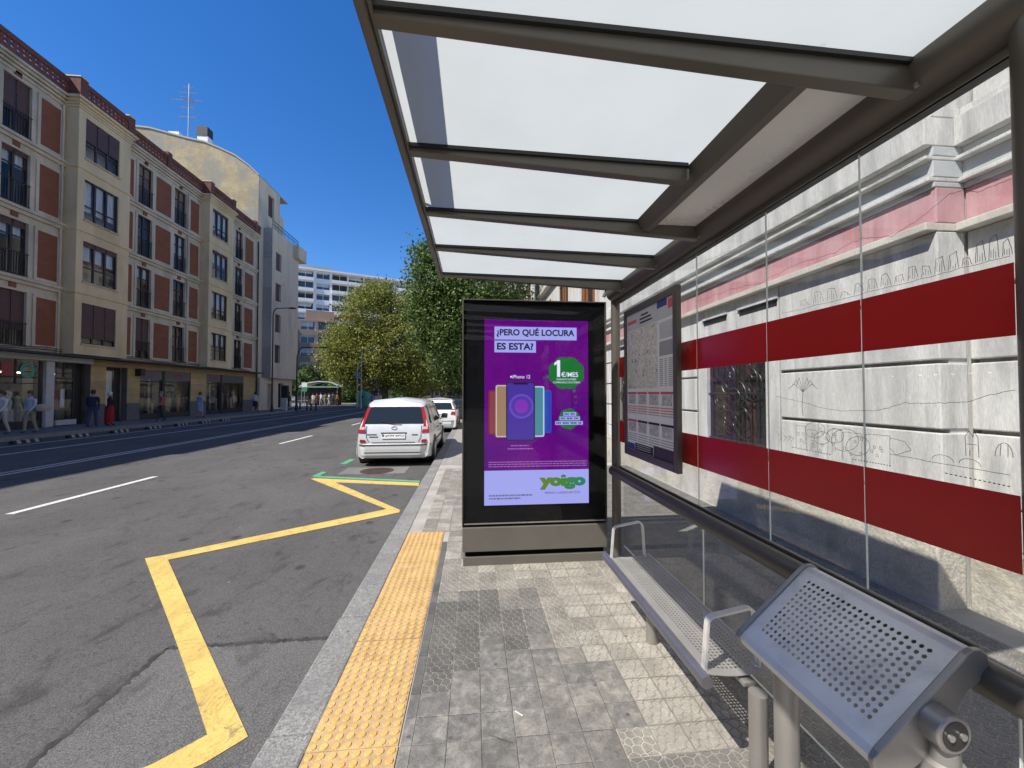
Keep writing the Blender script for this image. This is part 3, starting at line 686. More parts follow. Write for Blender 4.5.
for x0, y0, x1, y1 in ((792, 447, 832, 455), (852, 459, 892, 466), (945, 473, 1012, 487)):
    for k in range(14):
        t_ = k / 14; stroke(ink, [(x0 + (x1 - x0) * t_, y0 + (y1 - y0) * t_), (x0 + (x1 - x0) * (t_ + .04), y0 + (y1 - y0) * (t_ + .04))], .0035)
for x0 in range(776, 792, 4): stroke(ink, wav([(x0, 432 + rd.uniform(-2, 4)), (x0 + 6, 438), (x0 + 3, 442)], .8))
for k in range(16):                                      # roofs, cranes and trees of the upper strip
    xx = 800 + k * 13.5; yb = 345 - (xx - 680) * .2515 - 7; hh = rd.uniform(4, 16) * (1 + (xx - 800) / 300)
    stroke(ink, wav([(xx, yb), (xx + 1, yb - hh), (xx + rd.uniform(4, 8), yb - hh - rd.uniform(0, 5)), (xx + 9, yb - hh * .6), (xx + 10, yb - 3)], .6, 3), .0018)
    for q in range(3): stroke(ink, [(xx + 2 + q * 2.4, yb - 2), (xx + 2 + q * 2.4, yb - rd.uniform(4, hh))], .0014)
part(ink, 'townscape_drawing', M['ink'])
# information board
ib = part(MB().box(1.283, 1.292, 2.43, 3.22, 1.15, 2.25), 'information_board', M['poster'])
fr = MB()
for y0, y1, z0, z1 in ((2.385, 2.432, 1.10, 2.30), (3.218, 3.262, 1.10, 2.30), (2.432, 3.218, 1.10, 1.152), (2.432, 3.218, 2.248, 2.30)): fr.box(1.270, 1.308, y0, y1, z0, z1)
part(fr, 'frame', M['steel_dark'] if False else M['bronze'], par=ib, bevel=.005)
def bq(y0, y1, z0, z1, mat, nm, x=1.2822): part(MB().box(x - .0006, x, y0, y1, z0, z1), nm, mat, par=ib)
W_ = 3.22 - 2.43
def by(u): return 3.22 - u * W_                           # u=0 far/left edge as seen
def bz(v): return 1.15 + v * 1.10
def flatc(n, c): return flat(n, c, .65)
P_grey, P_red, P_blk, P_map, P_navy, P_mid, P_blue = flatc('print_grey', (.52, .52, .52)), flatc('print_red', (.62, .10, .11)), flatc('print_black', (.02, .02, .022)), None, flatc('print_violet', (.05, .035, .07)), flatc('print_midgrey', (.34, .34, .35)), flatc('print_blue', (.04, .06, .22))
mm_, t_, out_ = nodes('print_map'); p_ = N(t_, 'BsdfPrincipled', Roughness=.65); v_ = coords(t_, (1, 1, 1), 'World')
vo = N(t_, 'TexVoronoi', Scale=16, feature='DISTANCE_TO_EDGE'); t_.links.new(v_, vo.inputs['Vector'])
o_ = mixc(t_, ramp(t_, vo.outputs['Distance'], [(0, 1), (.05, .8), (.09, 0)]), (.66, .64, .55), (.80, .79, .74))
o_ = mixc(t_, ramp(t_, noise(t_, v_, 5, 3), [(.5, 0), (.6, .5)]), o_, (.50, .60, .42))
o_ = mixc(t_, ramp(t_, noise(t_, v_, 30, 2), [(.63, 0), (.68, .9)]), o_, (.12, .11, .10)); o_ = mixc(t_, ramp(t_, noise(t_, v_, 7, 6, .6, 1.5), [(.485, 0), (.5, .7), (.515, 0)]), o_, (.55, .20, .16))
t_.links.new(o_, p_.inputs['Base Color']); t_.links.new(p_.outputs[0], out_.inputs[0]); P_map = mm_
P_plan = surf('print_plan', (.66, .66, .65), .65, var=.1, vscale=30, fine=.9, fscale=55)
bq(by(1.0), by(0), bz(.88), bz(.999), P_grey, 'header')
bq(by(.25), by(.03), bz(.925), bz(.95), P_red, 'title', 1.2815); bq(by(.98), by(.9), bz(.93), bz(.985), P_red, 'emblem', 1.2815); bq(by(.88), by(.7), bz(.955), bz(.998), P_blue, 'title', 1.2815)
for i, (a, b) in enumerate(((.36, .52), (.33, .58), (.33, .6))): bq(by(b), by(a), bz(.955 - i * .025), bz(.967 - i * .025), P_blk, 'title', 1.2815)
bq(by(.70), by(.02), bz(.45), bz(.875), P_map, 'city_map')
bq(by(.97), by(.74), bz(.65), bz(.74), P_mid, 'photo_block'); bq(by(.97), by(.74), bz(.755), bz(.86), P_grey, 'photo_block')
for i in range(14):
    for (a, b) in ((.74, .80), (.83, .87), (.90, .97)): bq(by(b), by(a), bz(.625 - i * .0125), bz(.630 - i * .0125), P_mid, 'timetable_line')
for r_ in range(2):
    for k in range(4):
        u = .02 + k * .245; zt = .425 - r_ * .20
        bq(by(u + .22), by(u), bz(zt - .015), bz(zt), P_red if (r_, k) not in ((1, 1), (1, 2), (1, 3)) else P_blk, 'line_heading')
        bq(by(u + .20), by(u + .02), bz(zt - .085), bz(zt - .02), P_plan, 'line_plan')
        for q in range(4): bq(by(u + .22), by(u), bz(zt - .105 - q * .016), bz(zt - .100 - q * .016), P_red if q < 3 and r_ == 0 else P_mid, 'line_rule')
bq(by(.60), by(.20), bz(.005), bz(.06), P_blk, 'footer'); bq(by(.999), by(.61), bz(.001), bz(.075), P_navy, 'footer'); bq(by(.19), by(.01), bz(.005), bz(.05), P_blue, 'footer')
for i in range(3): bq(by(.55), by(.24), bz(.02 + i * .014), bz(.024 + i * .014), P_grey, 'footer_text', 1.2812)


# ================================================================== advertising cabinet with lit screen
YC = 3.75
ad = empty('advertising_cabinet', (.60, YC + .1, 0)); tag(ad, 'black advertising cabinet with a lit purple phone advert at the shelter end', 'advertising display')
def apart(m, name, mat, par=None, **kw): return part(m, name, mat, par=par, root=ad, **kw)
XA, XE = -.11, 1.285
apart(MB().box(XA + .012, XE - .012, YC + .015, YC + .20, .36, 2.49), 'case', M['black_panel'])
fr = MB(); fr.box(XA, XA + .012, YC - .004, YC + .21, .36, 2.50); fr.box(XE - .012, XE, YC - .004, YC + .21, .36, 2.50); fr.box(XA + .012, XE - .012, YC - .004, YC + .21, 2.49, 2.50); apart(fr, 'case_frame', M['bronze'], bevel=.003)
apart(MB().box(XA + .02, XE - .02, YC - .002, YC + .014, .378, .388), 'sill_trim', M['bolt'])
apart(MB().box(XA + .004, XE - .004, YC - .012, YC + .20, .128, .352), 'base_panel', M['cab_metal'], bevel=.005)
apart(MB().box(XA + .03, XE - .03, YC + .03, YC + .19, .07, .119), 'shadow_gap', M['black_panel'])
apart(MB().box(XA + .012, XE - .012, YC - .006, YC + .195, -.03, .078), 'plinth', M['cab_metal'], bevel=.004)
apart(MB().quad((XA + .0125, YC - .001, .392), (XE - .0125, YC - .001, .392), (XE - .0125, YC - .001, 2.489), (XA + .0125, YC - .001, 2.489)), 'front_glass', M['cab_glass'])
SX0, SX1, SZ0, SZ1 = .098, 1.105, .55, 2.31
def su(u): return SX0 + u * (SX1 - SX0)
def sv(v): return SZ0 + v * (SZ1 - SZ0)
def screenmat():
    m, t, out = nodes('screen_purple'); e = N(t, 'Emission', Strength=.8); v = coords(t, (1, 1, 1), 'World')
    o = mixc(t, ramp(t, noise(t, v, 1.6, 3), [(.35, 0), (.7, 1)]), (.095, .003, .19), (.15, .006, .21)); t.links.new(o, e.inputs[0]); t.links.new(e.outputs[0], out.inputs[0]); return m
scr = apart(MB().box(SX0, SX1, YC + .008, YC + .0145, SZ0, SZ1), 'screen', screenmat())
yl = [YC + .0075]
def sq(u0, u1, v0, v1, mat, nm, lay=1):
    y = YC + .0078 - lay * .0006; return apart(MB().quad((su(u0), y, sv(v0)), (su(u1), y, sv(v0)), (su(u1), y, sv(v1)), (su(u0), y, sv(v1))), nm, mat, par=scr)
def rr_poly(u0, u1, v0, v1, rad, n=5):
    x0, x1, z0, z1 = su(u0), su(u1), sv(v0), sv(v1); out = []
    for cx, cz, a0 in ((x1 - rad, z0 + rad, -90), (x1 - rad, z1 - rad, 0), (x0 + rad, z1 - rad, 90), (x0 + rad, z0 + rad, 180)):
        for k in range(n + 1): a = R(a0 + 90 * k / n); out.append((cx + rad * math.cos(a), cz + rad * math.sin(a)))
    return out
def spoly(pts, mat, nm, lay=1):
    y = YC + .0078 - lay * .0006; return apart(MB().poly([(a, y, b) for a, b in pts]), nm, mat, par=scr)
def text_mesh(body, off=0.0):
    cu = bpy.data.curves.new('txt', 'FONT'); cu.body = body; cu.offset = off; cu.resolution_u = 3; ob = bpy.data.objects.new('txt', cu); col.objects.link(ob)
    dg = bpy.context.evaluated_depsgraph_get(); me = bpy.data.meshes.new_from_object(ob.evaluated_get(dg)); bpy.data.objects.remove(ob); return me
def stext(body, u0, u1, v0, v1, mat, nm, lay=2, off=0.0, keep=False):
    me = text_mesh(body, off); co = np.empty(len(me.vertices) * 3); me.vertices.foreach_get('co', co); co = co.reshape(-1, 3)
    lo, hi = co.min(0), co.max(0); y = YC + .0078 - lay * .0006
    out = np.empty_like(co); out[:, 0] = su(u0) + (co[:, 0] - lo[0]) / (hi[0] - lo[0]) * (su(u1) - su(u0)); out[:, 1] = y
    out[:, 2] = sv(v0) + (co[:, 1] - lo[1]) / (hi[1] - lo[1]) * (sv(v1) - sv(v0))
    out -= np.array(ad.location); me.vertices.foreach_set('co', out.ravel()); me.materials.clear(); me.materials.append(mat); me.update()
    o = bpy.data.objects.new(nm, me); col.objects.link(o); o.parent = scr; return o
E_lav, E_ink, E_white, E_green, E_grn2 = emis('screen_lavender', (.36, .38, .85), .8), emis('screen_ink', (.01, .01, .03), 1), emis('screen_white', (.72, .72, .95), .9), emis('screen_green', (.012, .15, .03), .9), emis('screen_light_green', (.05, .32, .10), .9)
sq(.094, .887, .892, .962, E_lav, 'headline_box'); sq(.094, .49, .822, .886, E_lav, 'headline_box')
stext('¿PERO QUÉ LOCURA', .115, .865, .905, .958, E_ink, 'headline_text', off=.032)
stext('ES ESTA?', .118, .465, .836, .874, E_ink, 'headline_text', off=.032)
stext('iPhone 12', .265, .434, .681, .700, E_white, 'product_text'); spoly([(su(.252) + .008 * math.cos(a * .5), sv(.69) + .010 * math.sin(a * .5)) for a in range(13)], E_white, 'product_mark', 2)
def phone(u0, u1, v0, v1, edge, face, nm, lay):
    spoly(rr_poly(u0, u1, v0, v1, .018), edge, nm, lay); spoly(rr_poly(u0 + .012, u1 - .012, v0 + .007, v1 - .007, .013), face, 'phone_display', lay + .5)
phone(.038, .12, .378, .617, emis('ph_red', (.17, .02, .03)), emis('ph_red2', (.20, .045, .05)), 'phone_picture', 1)
phone(.57, .638, .385, .617, emis('ph_blue', (.02, .06, .42)), emis('ph_blue2', (.015, .05, .33)), 'phone_picture', 1)
phone(.106, .22, .364, .645, emis('ph_cream', (.42, .40, .36)), emis('ph_tan', (.27, .17, .10)), 'phone_picture', 2)
phone(.46, .57, .364, .639, emis('ph_mint', (.36, .50, .58)), emis('ph_teal', (.06, .20, .25)), 'phone_picture', 2)
phone(.204, .48, .343, .663, emis('ph_navy', (.02, .02, .06)), emis('ph_violet', (.055, .03, .26)), 'phone_picture', 4)
cx, cz = su(.35), sv(.53)
for r_, c_, lay in ((.118, (.11, .06, .40), 5), (.098, (.07, .035, .30), 5.5), (.066, (.17, .03, .36), 6)):
    spoly([(cx + r_ * math.cos(a * math.pi / 16), cz + r_ * math.sin(a * math.pi / 16)) for a in range(32)], emis('ph_ring', c_), 'phone_wallpaper', lay)
spoly(rr_poly(.27, .41, .648, .656, .006), E_ink, 'phone_notch', 6)
def cloud(cu, cv, wx, wz, lobes, mat):
    pts = []
    n = 96
    for k in range(n):
        a = 2 * math.pi * k / n; rr = 1 + .10 * abs(math.sin(a * lobes / 2)) ; pts.append((su(cu) + wx * rr * math.cos(a), sv(cv) + wz * rr * math.sin(a)))
    spoly(pts, mat, 'speech_cloud', 1)
cloud(.785, .712, .165, .145, 8, E_green); cloud(.81, .46, .095, .092, 7, E_green)
spoly([(su(u), sv(v)) for u, v in ((.694, .69), (.724, .69), (.724, .782), (.700, .782), (.668, .766), (.668, .752), (.694, .762))], E_white, 'price_text', 2); stext('€/MES', .735, .90, .69, .718, E_white, 'price_text', off=.01)
stext('DURANTE 24 MESES', .69, .88, .672, .682, E_white, 'small_text'); stext('COMPRANDO CON TARIFA', .655, .92, .655, .665, E_white, 'small_text')
for u, v, r_ in ((.86, .614, .014), (.875, .58, .010), (.875, .548, .007), (.60, .69, .012), (.565, .685, .007)):
    spoly([(su(u) + r_ * math.cos(a * .5), sv(v) + r_ * math.sin(a * .5)) for a in range(13)], E_green, 'speech_bubble', 1)
for (u0, u1, v) in ((.755, .88, .477), (.717, .917, .453), (.675, .945, .428)):
    sq(u0, u1, v, v + .02, E_lav, 'offer_box', 2)
    n = int((u1 - u0) * 60)
    for k in range(n):
        if k % 5 != 3: sq(u0 + .012 + k * (u1 - u0 - .024) / n, u0 + .012 + (k + .62) * (u1 - u0 - .024) / n, v + .005, v + .015, E_ink, 'offer_text', 3)
E_faint = emis('screen_faint', (.33, .16, .45), .9)
def fine(u0, u1, v, hgt=.004, mat=E_faint):
    u = u0; r_ = random.Random(int(v * 1000))
    m = MB(); y = YC + .0078 - .0012
    while u < u1: 
        l = r_.uniform(.012, .04); m.quad((su(u), y, sv(v)), (su(min(u + l, u1)), y, sv(v)), (su(min(u + l, u1)), y, sv(v + hgt)), (su(u), y, sv(v + hgt))); u += l + .007
    apart(m, 'fine_print', mat, par=scr)
fine(.25, .42, .315, .005); fine(.22, .46, .298, .005)
for v in (.228, .216, .204): fine(.04, .98, v)
sq(0, 1, 0, .185, E_lav, 'logo_band'); 
def logograd():
    m, t, out = nodes('logo_green'); e = N(t, 'Emission', Strength=.9); v = coords(t, (1, 1, 1), 'World'); s_ = N(t, 'SeparateXYZ'); t.links.new(v, s_.inputs[0]); mr = N(t, 'MapRange'); t.links.new(s_.outputs[0], mr.inputs[0]); mr.inputs[1].default_value = su(.5); mr.inputs[2].default_value = su(.97)
    t.links.new(ramp(t, mr.outputs[0], [(0, (.14, .19, .02)), (.5, (.06, .20, .03)), (1, (.012, .19, .12))]), e.inputs[0]); t.links.new(e.outputs[0], out.inputs[0]); return m
stext('yoigo', .52, .97, .077, .158, logograd(), 'logo_text', off=.075)
stext('PIENSO, LUEGO ACTÚO', .575, .915, .053, .069, E_ink, 'slogan_text')
fine(.045, .45, .047, .009, emis('screen_grey', (.12, .12, .25))); fine(.045, .34, .031, .009, emis('screen_grey', (.12, .12, .25)))

# ================================================================== perforated bench and leaning rest
def perforated(fmap, nu, nv, r=.30, hole=lambda i, j: True):
    m = MB(); idx = {}
    def V(u, v):
        k = (round(u, 4), round(v, 4))
        if k not in idx: idx[k] = len(m.v); m.v.append(tuple(fmap(u, v)))
        return idx[k]
    for i in range(nu):
        for j in range(nv):
            oc = [(i + a, j + b) for a, b in ((1, .5), (1, 1), (.5, 1), (0, 1), (0, .5), (0, 0), (.5, 0), (1, 0))]
            if not hole(i, j):
                m.f.append((V(i, j), V(i + 1, j), V(i + 1, j + 1), V(i, j + 1))); m.m.append(0); continue
            ic = [(i + .5 + r * math.cos(k * math.pi / 4), j + .5 + r * math.sin(k * math.pi / 4)) for k in range(8)]
            for k in range(8):
                m.f.append((V(*oc[k]), V(*oc[(k + 1) % 8]), V(*ic[(k + 1) % 8]), V(*ic[k]))); m.m.append(0)
    return m
be = empty('bench', (1.10, 2.15, 0)); tag(be, 'perforated steel bench with looped armrests inside the bus shelter', 'bench')
def bpart(m, name, mat, par=None, **kw): return part(m, name, mat, par=par, root=be, **kw)
BX0, BX1, BY0, BY1, BZ = .945, 1.245, 1.58, 2.78, .45
nu, nv = 15, 60
m = perforated(lambda u, v: (BX0 + .012 + (BX1 - BX0 - .012) * u / nu, BY0 + (BY1 - BY0) * v / nv, BZ - .018 * math.sin(math.pi * u / nu)), nu, nv, .33, lambda i, j: 3 <= i < 14 and 2 <= j < nv - 2)
o = bpart(m, 'seat', M['steel_seat']); sm = o.modifiers.new('thickness', 'SOLIDIFY'); sm.thickness = .0025
bpart(MB().tube([(BX0, BY0 - .03, BZ - .018), (BX0, BY1 + .03, BZ - .018)], .026, 18), 'front_tube', M['blue_steel'], smooth=40)
bpart(MB().tube([(BX1 + .005, BY0, BZ - .012), (BX1 + .005, BY1, BZ - .012)], .016, 14), 'rear_tube', M['steel_seat'], smooth=40)
def arm(y):
    pts = []; xa, xb, zt, rad = BX0 + .03, BX1 - .035, BZ + .215, .035
    path = [(xa - .005, BZ - .005)]
    for cxx, a0, a1 in ((xa + rad + .01, 180, 90), (xb - rad - .01, 90, 0)):
        for k in range(6): a = R(a0 + (a1 - a0) * k / 5); path.append((cxx + rad * math.cos(a), zt - rad + rad * math.sin(a) + (.0 if a0 == 180 else .025)))
    path.append((xb + .005, BZ - .01))
    m = MB(); hw, ht = .014, .005
    for (x0, z0), (x1, z1) in zip(path[:-1], path[1:]): pass
    vv = []
    for i, (x0, z0) in enumerate(path):
        a = path[max(i - 1, 0)]; b = path[min(i + 1, len(path) - 1)]; d = Vector((b[0] - a[0], b[1] - a[1])).normalized(); n = (-d.y * ht, d.x * ht)
        vv += [(x0 + n[0], y - hw, z0 + n[1]), (x0 + n[0], y + hw, z0 + n[1]), (x0 - n[0], y + hw, z0 - n[1]), (x0 - n[0], y - hw, z0 - n[1])]
    k = len(path); m.add(vv, [(i * 4 + j, i * 4 + (j + 1) % 4, (i + 1) * 4 + (j + 1) % 4, (i + 1) * 4 + j) for i in range(k - 1) for j in range(4)] + [(0, 1, 2, 3), tuple(range(4 * k - 4, 4 * k))])
    bpart(m, 'armrest', M['brushed'], smooth=50)
arm(BY0 + .035); arm(BY1 - .03)
for x in (BX0 + .03, BX1 - .035):
    for y in (BY0 + .035, BY1 - .03): bpart(MB().lathe((x, y, BZ - .012), [(.016, 0), (.016, .006), (.008, .010), (.0, .0105)], 10), 'weld_collar', M['bolt'])
bpart(MB().tube([(1.125, 1.50, -.03), (1.125, 1.50, BZ - .03)], .034, 18), 'leg', M['steel_dark'], smooth=40)
bpart(MB().tube([(1.15, 2.50, -.03), (1.15, 2.50, BZ - .035)], .036, 18), 'leg', M['steel_dark'], smooth=40)
bpart(MB().box(1.11, 1.165, 1.56, 2.60, BZ - .055, BZ - .032), 'support_beam', M['steel_dark'], bevel=.006)
lr = empty('leaning_rest', (1.13, 1.1, 0)); tag(lr, 'tilted perforated steel leaning rest in the shelter foreground', 'leaning rest')
def lpart(m, name, mat, par=None, **kw): return part(m, name, mat, par=par, root=lr, **kw)
LY0, LY1 = .905, 1.38
ZS = .013
prof = [(1.022, .660), (.992, .668), (.972, .686), (.968, .706), (.982, .722)]
top = [(1.225, .938), (1.243, .948), (1.262, .948), (1.276, .938), (1.282, .915)]
prof = [(a, b + ZS) for a, b in prof]; top = [(a, b + ZS) for a, b in top]
nu, nv = 15, 25
def seg(a, b, t_): return (a[0] + (b[0] - a[0]) * t_, a[1] + (b[1] - a[1]) * t_)
m = perforated(lambda u, v: (lambda q: (q[0], LY0 + (LY1 - LY0) * v / nv, q[1]))(seg(prof[-1], top[0], u / nu)), nu, nv, .31, lambda i, j: 2 <= i < 14 and 2 <= j < nv - 2)
for line in (prof, top):
    for a, b in zip(line[:-1], line[1:]): m.quad((a[0], LY0, a[1]), (b[0], LY0, b[1]), (b[0], LY1, b[1]), (a[0], LY1, a[1]))
import bmesh
m.v = [tuple(Vector(p) - lr.location) for p in m.v]; o = m.build('rest_panel', M['brushed'], lr)
bm_ = bmesh.new(); bm_.from_mesh(o.data); bmesh.ops.remove_doubles(bm_, verts=bm_.verts, dist=.0004); bm_.to_mesh(o.data); bm_.free()
sm = o.modifiers.new('thickness', 'SOLIDIFY'); sm.thickness = .002
endp = [(1.022, .652), (.990, .660), (.966, .680), (.961, .708), (.976, .728), (1.222, .944), (1.243, .955), (1.266, .954), (1.283, .942), (1.287, .915), (1.27, .885), (1.225, .855), (1.20, .82), (1.185, .775), (1.15, .735), (1.10, .70)]
endp = [(a, b + ZS) for a, b in endp]
for y0, dy in ((LY0 - .018, .018), (LY1, .018)):
    lpart(MB().prism([(a, y0, b) for a, b in endp], (0, dy, 0)), 'end_plate', M['steel_dark'], bevel=.004)
# pivot and legs
lpart(MB().tube([(1.125, LY0 - .005, .805), (1.125, LY0 - .062, .805)], .045, 26), 'pivot', M['steel_dark'], smooth=40, bevel=.004)
pv = lpart(MB().tube([(1.125, LY0 - .0622, .805), (1.125, LY0 - .0632, .805)], .034, 26), 'pivot_cap', M['iron'] if False else flat('pivot_dark', (.06, .06, .06), .4, .5))
for dx in (-.016, .016): lpart(MB().tube([(1.125 + dx, LY0 - .0634, .805), (1.125 + dx, LY0 - .069, .805)], .008, 10), 'bolt', M['bolt'], smooth=40)
lpart(MB().lathe((1.135, LY0 - .03, 0), [(.044, -.03), (.044, .705), (.041, .718), (.03, .725), (.028, .76), (.0, .77)], 24), 'leg', M['steel_dark'], smooth=40)
lpart(MB().lathe((1.135, LY0 - .03, .685), [(.0452, 0), (.0452, .004), (.044, .006)], 24), 'leg_collar', M['steel_dark'])
lpart(MB().lathe((1.138, 1.37, 0), [(.040, -.03), (.040, .70), (.037, .712), (.0, .715)], 22), 'leg', M['steel_dark'], smooth=40)
lpart(MB().tube([(1.138, 1.36, .76), (1.138, 1.43, .76)], .040, 20), 'pivot', M['steel_dark'], smooth=40)

# ================================================================== left side of the street
def holed(m, u0, u1, v0, v1, holes, depth, f, mi=0, mr=0):
    """front sheet with rectangular openings and reveals; f(u, v, w) -> point, w into the wall"""
    us = sorted({u0, u1} | {h_[0] for h_ in holes} | {h_[1] for h_ in holes}); vs_ = sorted({v0, v1} | {h_[2] for h_ in holes} | {h_[3] for h_ in holes})
    us = [u for u in us if u0 <= u <= u1]; vs_ = [v for v in vs_ if v0 <= v <= v1]
    for a, b in zip(us[:-1], us[1:]):
        for c_, d in zip(vs_[:-1], vs_[1:]):
            mu, mv = (a + b) / 2, (c_ + d) / 2
            if any(h_[0] < mu < h_[1] and h_[2] < mv < h_[3] for h_ in holes): continue
            m.quad(f(a, c_, 0), f(b, c_, 0), f(b, d, 0), f(a, d, 0), mi)
    for a, b, c_, d in holes:
        for (p, q) in (((a, c_), (a, d)), ((b, c_), (b, d)), ((a, c_), (b, c_)), ((a, d), (b, d))):
            m.quad(f(p[0], p[1], 0), f(q[0], q[1], 0), f(q[0], q[1], depth), f(p[0], p[1], depth), mr)
    return m
LBX = -20.0
lb = empty('apartment_building', (LBX, 20, 0)); tag(lb, 'four storey block with cream bays, brick panels and pierced brick parapet over shops', 'building')
def bpart2(m, name, mat, par=None, root=lb, **kw): return part(m, name, mat, par=par, root=root, **kw)
def fx(X): return lambda u, v, w_: (X - w_, u, v)
FL = [3.70, 6.80, 9.90, 13.0]                          # floor levels of the french windows
Ya, Yb = 4.8, 38.6
bays = [(11.45, 14.40), (21.15, 24.10), (30.85, 33.75)]
fw = [(y0 - 2.6, y0 - 1.5) for y0, _ in bays] + [(y0 - 5.45, y0 - 4.4) for y0, _ in bays] + [(35.05, 36.10)]
fw = [w_ for w_ in fw if w_[0] > Ya + .3]
panels = []
for y0, y1 in bays: panels += [(y0 - 1.12, y0 - .25), (y0 - 4.15, y0 - 2.9), (y0 - 6.65, y0 - 5.8) if y0 > 15 else (y0 - 6.4, y0 - 5.8)]
panels += [(33.9, 34.75), (36.45, 37.75)]
holes = [(a, b, z, z + 2.4) for a, b in fw for z in FL]
bpart2(holed(MB(), Ya, Yb, 3.45, 16.2, holes, .22, fx(LBX)), 'wall', M['l_stone'])
bpart2(MB().box(-34, LBX - .9, Ya, Yb, 0, 16.0), 'wall_core', M['l_stone'])
m = MB(); m.box(-33.5, LBX - .22, Ya + .2, Yb - .2, 16.0, 16.1); bpart2(m, 'roof_deck', M['l_base'])
rw = random.Random(9)
def lwindow(y0, y1, z0, z1, X, n, shut, curt, french=False):
    fr = MB(); dpt = .12 if not french else .14
    xb = X - dpt
    fr.box(xb, xb + .06, y0, y0 + .06, z0, z1); fr.box(xb, xb + .06, y1 - .06, y1, z0, z1); fr.box(xb, xb + .06, y0 + .06, y1 - .06, z0, z0 + .06); fr.box(xb, xb + .06, y0 + .06, y1 - .06, z1 - .06, z1)
    for k in range(1, n): u = y0 + (y1 - y0) * k / n; fr.box(xb + .002, xb + .062, u - .045, u + .045, z0 + .06, z1 - .06)
    zt = z0 + (z1 - z0) * (.36 if not french else .72)
    fr.box(xb + .004, xb + .058, y0 + .06, y1 - .06, zt - .025, zt + .025)
    wi = bpart2(fr, 'window', M['l_frame'])
    bpart2(MB().quad((xb + .02, y0, z0), (xb + .02, y1, z0), (xb + .02, y1, z1), (xb + .02, y0, z1)), 'pane', M['l_pane'], par=wi)
    bpart2(MB().box(xb - .75, xb - .70, y0 - .0, y1 + .0, z0, z1), 'room', M['dark_room'], par=wi)
    if curt > 0:
        for k in range(n):
            a = y0 + (y1 - y0) * k / n + .05; b = y0 + (y1 - y0) * (k + 1) / n - .05
            m = MB(); q = 7
            for i in range(q):
                u0_, u1_ = a + (b - a) * i / q, a + (b - a) * (i + 1) / q; d0, d1 = .03 * (i % 2), .03 * ((i + 1) % 2)
                m.quad((xb - .06 - d0, u0_, z0 + (z1 - z0) * (1 - curt)), (xb - .06 - d1, u1_, z0 + (z1 - z0) * (1 - curt)), (xb - .06 - d1, u1_, z1), (xb - .06 - d0, u0_, z1))
            bpart2(m, 'curtain', M['l_curtain'], par=wi)
    if shut > 0:
        for k in range(n):
            a = y0 + (y1 - y0) * k / n + (.05 if k else .01); b = y0 + (y1 - y0) * (k + 1) / n - (.05 if k < n - 1 else .01)
            m = MB(); zb = z1 - (z1 - z0) * shut; ns = max(2, int((z1 - zb) / .12))
            for i in range(ns): m.box(xb + .064, xb + .078, a, b, zb + (z1 - zb) * i / ns + .006, zb + (z1 - zb) * (i + 1) / ns)
            bpart2(m, 'roller_shutter', M['l_shutter'], par=wi)
    return wi
shut_bay = {(1, 0): 1.0 * .85, (1, 1): .12, (1, 2): 0.0, (1, 3): .55, (2, 0): 0, (2, 1): .05, (2, 2): .1, (2, 3): .08}
shut_fw = {(18.55, 0): .72, (18.55, 3): .62, (18.55, 2): .08, (18.55, 1): .12, (25.4, 0): .8, (25.4, 3): .0}
for bi, (y0, y1) in enumerate(bays):
    XBY = LBX + .62
    for fi, z in enumerate(FL):
        zb, zt = z - .18, z + 2.93
        if fi == 3: zt = 15.80
        wz0, wz1 = z + .37, z + 2.40
        hole = (y0 + .35, y1 - .70, wz0, wz1)
        m = MB(); holed(m, y0, y1, zb, zt - .10, [hole], .16, fx(XBY))
        for yy in (y0, y1): m.quad((LBX, yy, zb), (XBY, yy, zb), (XBY, yy, zt - .10), (LBX, yy, zt - .10))
        m.quad((LBX, y0, zb), (XBY, y0, zb), (XBY, y1, zb), (LBX, y1, zb))
        bpart2(m, 'bay', M['l_cream'])
        bpart2(MB().box(LBX, XBY + .045, y0 - .045, y1 + .045, zt - .10, zt), 'bay_string_course', M['l_cream'])
        lwindow(hole[0], hole[1], wz0, wz1, XBY, 3, shut_bay.get((bi, fi), rw.choice((0, .1, .3))), .75 if (bi + fi) % 2 else .45)
        bpart2(MB().box(XBY - .002, XBY + .07, hole[0] - .05, hole[1] + .05, wz0 - .07, wz0 - .002), 'window_sill', M['l_stone'])
    # bay cornice
    for k, (zz, pr) in enumerate(((15.82, .06), (15.95, .13), (16.08, .22))): bpart2(MB().box(LBX, LBX + .62 + pr, y0 - pr, y1 + pr, zz, zz + .125), 'bay_cornice', M['l_cream'])
inner = [Ya] + [v for y0, y1 in bays for v in (y0, y1)] + [Yb]
gaps = [(inner[i], inner[i + 1]) for i in range(0, len(inner), 2)]
for a, b in gaps:
    for k, (zz, pr) in enumerate(((15.62, .05), (15.80, .11), (15.95, .19), (16.08, .28))): bpart2(MB().box(LBX + .002, LBX + pr, a, b, zz, zz + .118), 'cornice', M['l_stone'])
    for z in FL[1:]:
        bpart2(MB().box(LBX + .002, LBX + .10, a, b, z - .36, z - .20), 'string_course', M['l_stone']); bpart2(MB().box(LBX + .002, LBX + .17, a, b, z - .19, z - .06), 'string_course', M['l_stone'])
for a, b in panels:
    for z in FL:
        o = bpart2(MB().box(LBX + .001, LBX + .035, a, b, z + .12, z + 2.30), 'brick_panel', M['l_brick'])
        m = MB(); m.box(LBX + .001, LBX + .05, a - .13, a - .002, z - .02, z + 2.44); m.box(LBX + .001, LBX + .05, b + .002, b + .13, z - .02, z + 2.44); m.box(LBX + .001, LBX + .05, a - .002, b + .002, z + 2.302, z + 2.44); m.box(LBX + .001, LBX + .05, a - .002, b + .002, z - .02, z + .118)
        bpart2(m, 'panel_border', M['l_stone'], par=o)
